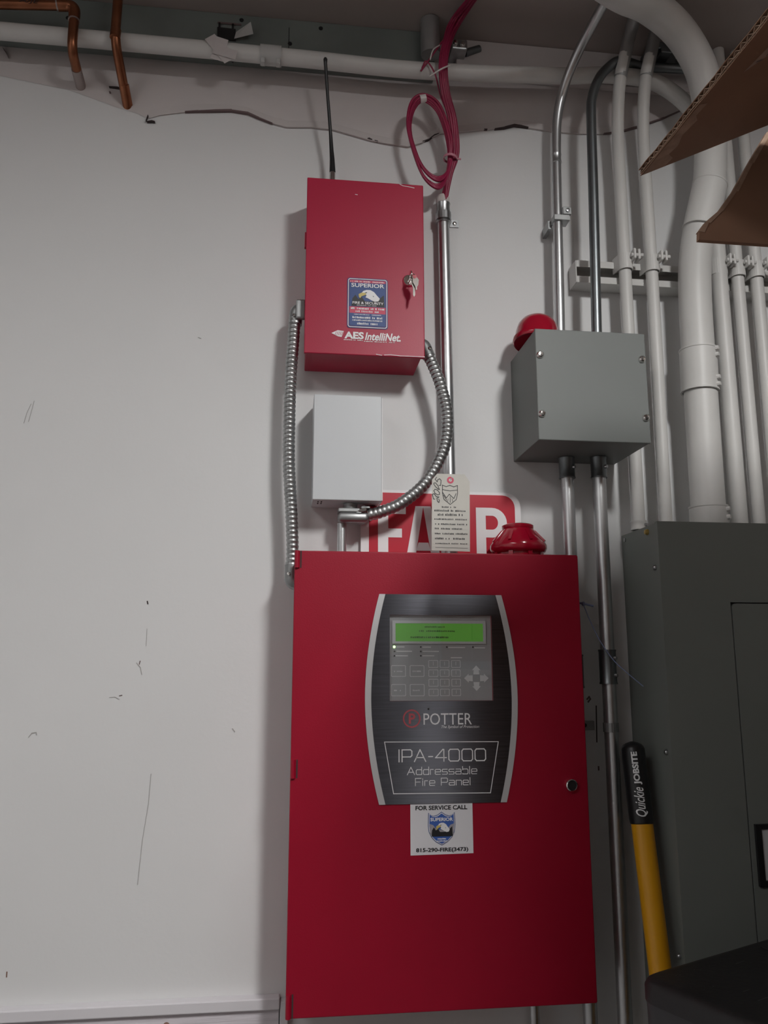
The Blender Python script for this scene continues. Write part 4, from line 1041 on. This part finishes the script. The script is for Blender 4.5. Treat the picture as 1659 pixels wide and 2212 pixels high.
for z in (1.667, 1.350, 1.029, 0.75):
    obj('screw', MB().lathe([(0, 0.005), (0.003, 0.0048), (0.0048, 0.002), (0.0048, 0)], (0.6515, -0.141, z), (-1, 0, 0), 12), 'zinc', bk, smooth=40)
obj('screw', MB().lathe([(0, 0.006), (0.004, 0.0055), (0.0055, 0.002), (0.0055, 0)], (0.6515, -0.118, 1.7345), (-1, 0, 0), 12), 'brass', bk, smooth=40, label='brass screw')
obj('screw', MB().lathe([(0, 0.003), (0.004, 0.002), (0.004, 0)], (0.6515, -0.018, 1.735), (-1, 0, 0), 12), 'zinc', bk, smooth=40)
obj('edge_lip', MB().box(0.6505, 0.6515, -0.1525, -0.150, BZ0, BZ1), 'breaker_grey', bk)

# ------------------------------------------------------------------ broom handle
bm_top = Vector((0.6100, -0.0935, 1.3640)); bm_mid = Vector((0.6095, -0.110, 1.2340)); bm_low = Vector((0.614, -0.145, 1.017))
axis = (bm_low - bm_top).normalized()
bh = thing('broom_handle', 'yellow push broom handle with a black lettered grip leaning by the breaker panel', 'broom', tuple(bm_top + axis * 1.37))
def along(d): return bm_top + axis * d
grip_prof = [(0.0, 0.003), (0.0025, 0.011), (0.0055, 0.0162), (0.009, 0.0190), (0.013, 0.0203), (0.03, 0.0204), (0.09, 0.0205), (0.128, 0.0205), (0.1345, 0.0198), (0.1365, 0.0175)]
gp = obj('grip', MB().tube([along(d) for d, r in grip_prof], 0.02, 24, rf=lambda i, a: grip_prof[i][1]), 'rubber_black', bh, smooth=40, label='black rubber grip with white lettering')
obj('pole', MB().tube([along(0.130), along(1.33)], 0.0183, 24), 'yellow_fiberglass', bh, smooth=40)
obj('socket', MB().tube([along(1.31), along(1.365)], 0.0195, 16), 'rubber_black', bh, smooth=40)
def grip_text(s, d0, d1, a0, a1, bold, shear):
    """lettering wrapped on the grip, reading upwards from d0 (low) to d1 (high)"""
    t_ = text('lettering', s, 0, 1, 0, 1, 0, 'print_grey', None, bold, shear)
    bmx = bmesh.new()
    bmx.from_mesh(t_.data)
    bmesh.ops.subdivide_edges(bmx, edges=bmx.edges[:], cuts=3, use_grid_fill=True)
    bmx.to_mesh(t_.data)
    bmx.free()
    off = t_.location.copy()
    u = Vector((1, 0, 0)); u = (u - axis * u.dot(axis)).normalized(); f = axis.cross(u)
    if f.y > 0: f = -f
    mb = MB()
    for v in t_.data.vertices:
        wx = v.co.x + off.x; wz = v.co.z + off.z
        ang = a0 + (a1 - a0) * wz
        mb.v.append(tuple(along(d0 + (d1 - d0) * wx) + (f * math.cos(ang) + u * math.sin(ang)) * 0.0212))
    mb.f = [tuple(p.vertices) for p in t_.data.polygons]
    bpy.data.objects.remove(t_)
    return obj('lettering', mb, 'print_grey', gp)
grip_text('Quickie', 0.1235, 0.076, 0.20, -0.78, 0.012, 0.35)
grip_text('JOBSITE', 0.072, 0.018, 0.02, -0.62, 0.04, 0.0)

# ------------------------------------------------------------------ black bin in the corner
ang = math.radians(25.0)
bu = Vector((math.cos(ang), math.sin(ang), 0)); bv = Vector((math.sin(ang), -math.cos(ang), 0))
bc = Vector((0.4600, -0.4030, 0))
bn = thing('plastic_bin', 'black plastic bin with a scuffed top in the bottom right corner', 'bin', (0.66, -0.48, 0))
def bin_ring(w, d, r, z, inset, n=6):
    out = []
    for cx, cy, a0 in ((w - r, d - r, 0), (r, d - r, PI / 2), (r, r, PI), (w - r, r, 3 * PI / 2)):
        for k in range(n + 1):
            a = a0 + PI / 2 * k / n
            x = cx + (r) * math.cos(a); y = cy + (r) * math.sin(a)
            x = w / 2 + (x - w / 2) * (1 - 2 * inset / w); y = d / 2 + (y - d / 2) * (1 - 2 * inset / d)
            p = bc + bu * x + bv * y
            out.append((p.x, p.y, z))
    return out
def loft(rings, cap_top=True, cap_bot=True):
    mb = MB(); n = len(rings[0])
    for r_ in rings: mb.v += r_
    for i in range(len(rings) - 1):
        for k in range(n):
            a = i * n + k; b = i * n + (k + 1) % n
            mb.f.append((a, a + n, b + n, b))
    if cap_top: mb.f.append(tuple(range((len(rings) - 1) * n, len(rings) * n))[::-1])
    if cap_bot: mb.f.append(tuple(range(n)))
    return mb
BW, BD = 0.42, 0.34
obj('body', loft([bin_ring(BW, BD, 0.03, 0.0, 0.05), bin_ring(BW, BD, 0.03, 0.5, 0.026), bin_ring(BW, BD, 0.03, 1.072, 0.002)]), 'bin_side', bn, smooth=40)
lid = obj('lid', loft([bin_ring(BW, BD, 0.03, 1.0725, 0.001), bin_ring(BW, BD, 0.03, 1.090, 0.001), bin_ring(BW, BD, 0.03, 1.096, 0.004), bin_ring(BW, BD, 0.03, 1.099, 0.009), bin_ring(BW, BD, 0.03, 1.100, 0.016)]), 'bin_black', bn, smooth=50)
obj('hand_slot', MB().box(-0.05, 0.05, -0.009, 0.009, 0, 0.002, 0.0008), 'black', lid)
hs = bpy.data.objects['hand_slot']
p = bc + bu * 0.285 + bv * 0.035
for v in hs.data.vertices:
    w_ = v.co + base_of(lid)
    q = p + bu * w_.x + bv * w_.y
    v.co = Vector((q.x, q.y, 1.0995 + w_.z)) - base_of(lid)
mb = MB()
for k in range(26):
    a = random.uniform(0.04, 0.30); b = random.uniform(0.03, 0.20); L_ = random.choice((0.003, 0.006, 0.012, 0.02))
    p0 = bc + bu * a + bv * b; p1 = p0 + bu * L_ + bv * random.uniform(-0.001, 0.001)
    w_ = 0.0004
    mb.quad((p0.x - bv.x * w_, p0.y - bv.y * w_, 1.1004), (p0.x + bv.x * w_, p0.y + bv.y * w_, 1.1004), (p1.x + bv.x * w_, p1.y + bv.y * w_, 1.1004), (p1.x - bv.x * w_, p1.y - bv.y * w_, 1.1004))
obj('scratches', mb, 'scratch', lid)

# ------------------------------------------------------------------ open cardboard box on a shelf, right of the camera
cbx = thing('cardboard_box', 'open brown cardboard box with two flaps drooping into the upper right corner', 'cardboard box', (0.80, -0.93, 2.1165))
CX0, CX1, CY0, CY1, CZ0, CZ1 = 0.572, 0.98, -1.14, -0.735, 2.1165, 2.19
obj('carton', MB().box(CX0, CX1, CY0, CY1, CZ0, CZ0 + 0.006).box(CX0, CX0 + 0.006, CY0, CY1, CZ0, CZ1).box(CX1 - 0.006, CX1, CY0, CY1, CZ0, CZ1).box(CX0, CX1, CY0, CY0 + 0.006, CZ0, CZ1).box(CX0, CX1, CY1 - 0.006, CY1, CZ0, CZ1), 'cardboard', cbx)
# flap one: corrugated slab drooping to the left; local axes: A along the open edge (towards the camera), B from the open edge to the hinge
T = Vector((0.3932, -0.7028, 2.0500)); N = Vector((0.4060, -0.970, 2.0500)); Lp = Vector((0.5311, -0.7405, 2.1000))
Ax = (N - T); la = Ax.length; Ax.normalize()
Bx = (Lp - T); Bx.normalize(); lb = 0.1965
Nn = Ax.cross(Bx)
if Nn.z < 0: Nn = -Nn
th = 0.0078; tm = 0.0026
def slab(t0, t1, a0, a1, b0, b1, nb=14, wob=0.0012):
    mb = MB(); rows = []
    for i in range(nb + 1):
        a = a0 + (a1 - a0) * i / nb
        jb_ = b0 + (random.uniform(-wob, wob) if 0 < i < nb else 0)
        rows.append((a, jb_))
    for (a, b), (a2, b2) in zip(rows[:-1], rows[1:]):
        P = [T + Ax * aa + Bx * bb + Nn * tt for tt in (t0, t1) for aa, bb in ((a, b), (a2, b2), (a2, b1), (a, b1))]
        lo, hi = P[:4], P[4:]
        mb.quad(*lo[::-1]); mb.quad(*hi); mb.quad(lo[0], lo[1], hi[1], hi[0]); mb.quad(lo[2], lo[3], hi[3], hi[2])
        mb.quad(lo[1], lo[2], hi[2], hi[1]); mb.quad(lo[3], lo[0], hi[0], hi[3])
    return mb
fl1 = obj('flap', slab(0, 0.0007, 0, la, 0, lb), 'cardboard', cbx, label='corrugated flap drooping left with its fluted edge showing')
obj('outer_liner', slab(th - 0.0007, th, 0, la, 0.0005, lb), 'cardboard', fl1)
obj('middle_liner', slab(tm - 0.0002, tm + 0.0004, 0, la, 0.0005, lb), 'cardboard_torn', fl1)
for (q0, q1, pit) in ((0.0008, tm - 0.0002, 0.0030), (tm + 0.0004, th - 0.0008, 0.0050)):
    mb = MB(); nfl = int(la / pit)
    for k in range(nfl):
        a = la * k / nfl; a2 = la * (k + 1) / nfl
        lo_, hi_ = (q0, q1) if k % 2 == 0 else (q1, q0)
        P0 = T + Ax * a + Nn * lo_; P1 = T + Ax * a2 + Nn * hi_
        t_ = Ax * 0.0004
        mb.quad(P0 + Bx * 0.001 - t_, P0 + Bx * 0.001 + t_, P1 + Bx * 0.001 + t_, P1 + Bx * 0.001 - t_)
        mb.quad(P0 + Bx * 0.001, P1 + Bx * 0.001, P1 + Bx * 0.011, P0 + Bx * 0.011)
    obj('fluting', mb, 'cardboard_torn', fl1)
obj('core', slab(0.0008, th - 0.0008, 0.003, la - 0.002, 0.012, lb), 'crack_dark', fl1)
mb = MB()
mb.quad(*[T + Ax * a + Bx * b - Nn * 0.0004 for a, b in ((0.001, 0.001), (0.122, 0.001), (0.118, 0.012), (0.100, 0.010), (0.088, 0.018), (0.066, 0.014), (0.044, 0.021), (0.030, 0.018), (0.016, 0.030), (0.001, 0.028))])
obj('torn_face', mb, 'cardboard_torn', fl1, label='scuffed torn paper face')
mb = MB()
mb.quad(*[T + Ax * a + Bx * b - Nn * 0.0004 for a, b in ((0.153, 0.0276), (0.214, 0.038), (0.236, 0.062), (0.175, 0.0512))])
pr = obj('printed_label', mb, 'label_paper', fl1)
mb = MB()
for a0, a1, b0, b1 in ((0.163, 0.165, 0.033, 0.040), (0.168, 0.210, 0.0395, 0.0410), (0.172, 0.214, 0.0445, 0.0460)):
    mb.quad(*[T + Ax * a + Bx * b - Nn * 0.0008 for a, b in ((a0, b0), (a1, b0), (a1, b1), (a0, b1))])
obj('label_lines', mb, 'crack_brown', pr)
# flap two: hanging from the far side of the box
FYP = -0.715
def P2(x, z, y): return (x, y, z)
out2 = [(0.4500, 1.9660), (0.760, 1.9650), (0.760, 2.1165), (0.5560, 2.1165), (0.545, 2.108), (0.520, 2.068), (0.497, 2.030), (0.478, 2.004), (0.4600, 1.9880), (0.4510, 1.9760)]
f2 = obj('flap', MB().prism(out2, FYP - 0.003, FYP + 0.003), 'cardboard', cbx, label='dark flap hanging down with a torn slanted edge')
mb = MB()
for a, b in zip(out2[3:-1], out2[4:]):
    w_ = random.uniform(0.003, 0.007)
    mb.prism([(a[0] - 0.001, a[1]), (b[0] - 0.001, b[1]), (b[0] + w_, b[1] - 0.001), (a[0] + random.uniform(0.002, 0.005), a[1] - 0.001)], FYP - 0.0037, FYP + 0.0034)
obj('torn_face', mb, 'cardboard_torn', f2)

sh = thing('shade_shelving', 'unseen grey steel shelving added to the right to carry boxes and block light', 'shelf', (0.85, -0.94, 0))  # unseen shelf, added to hold the open box and shade the lower right
SX0, SX1, SY0, SY1 = 0.580, 1.10, -1.78, -0.745
for x in (SX0 - 0.0025, SX1 - 0.001):
    for y in (SY0 - 0.03, SY1 - 0.001):
        obj('upright', MB().box(x, x + 0.0035 if x < 0.7 else x + 0.03, y, y + 0.03, 0, 2.115, 0.001), 'shelf_steel', sh)
for z in (0.15, 0.82, 1.48, 2.092):
    obj('shelf_board', MB().box(SX0 + 0.001, SX1 - 0.001, SY0 + 0.001, SY1 - 0.001, z, z + 0.024, 0.002), 'shelf_steel', sh)
for (z, h, row) in ((0.1745, 0.62, 'lowest'), (0.8445, 0.61, 'second'), (1.5045, 0.57, 'third')):  # unseen cartons, added to keep light off the lower right
    for (y0, y1, side) in ((-1.25, -0.755, 'far'), (-1.77, -1.27, 'near')):
        b = thing('carton', 'unseen light-blocking carton at the %s end of the %s shelf board' % (side, row), 'cardboard box', (0.83, (y0 + y1) / 2, z), 'unseen light-blocking cartons on the shelf')
        obj('blocker_body', MB().box(0.584, 1.06, y0, y1, z, z + h, 0.003), 'cardboard', b)
        obj('tape_strip', MB().box(0.584, 1.06, (y0 + y1) / 2 - 0.025, (y0 + y1) / 2 + 0.025, z + h, z + h + 0.0005), 'tape_clear', b)
b = thing('carton', 'unseen light-blocking carton on top of the steel shelf behind the open box', 'cardboard box', (0.83, -1.28, 2.1165), 'unseen light-blocking cartons on the shelf')  # added tall carton, sized to shade the alarm panel's right side
obj('blocker_body', MB().box(0.584, 1.06, -1.40, -1.16, 2.1165, 2.375, 0.003), 'cardboard', b)
obj('tape_strip', MB().box(0.584, 1.06, -1.305, -1.255, 2.375, 2.3755), 'tape_clear', b)
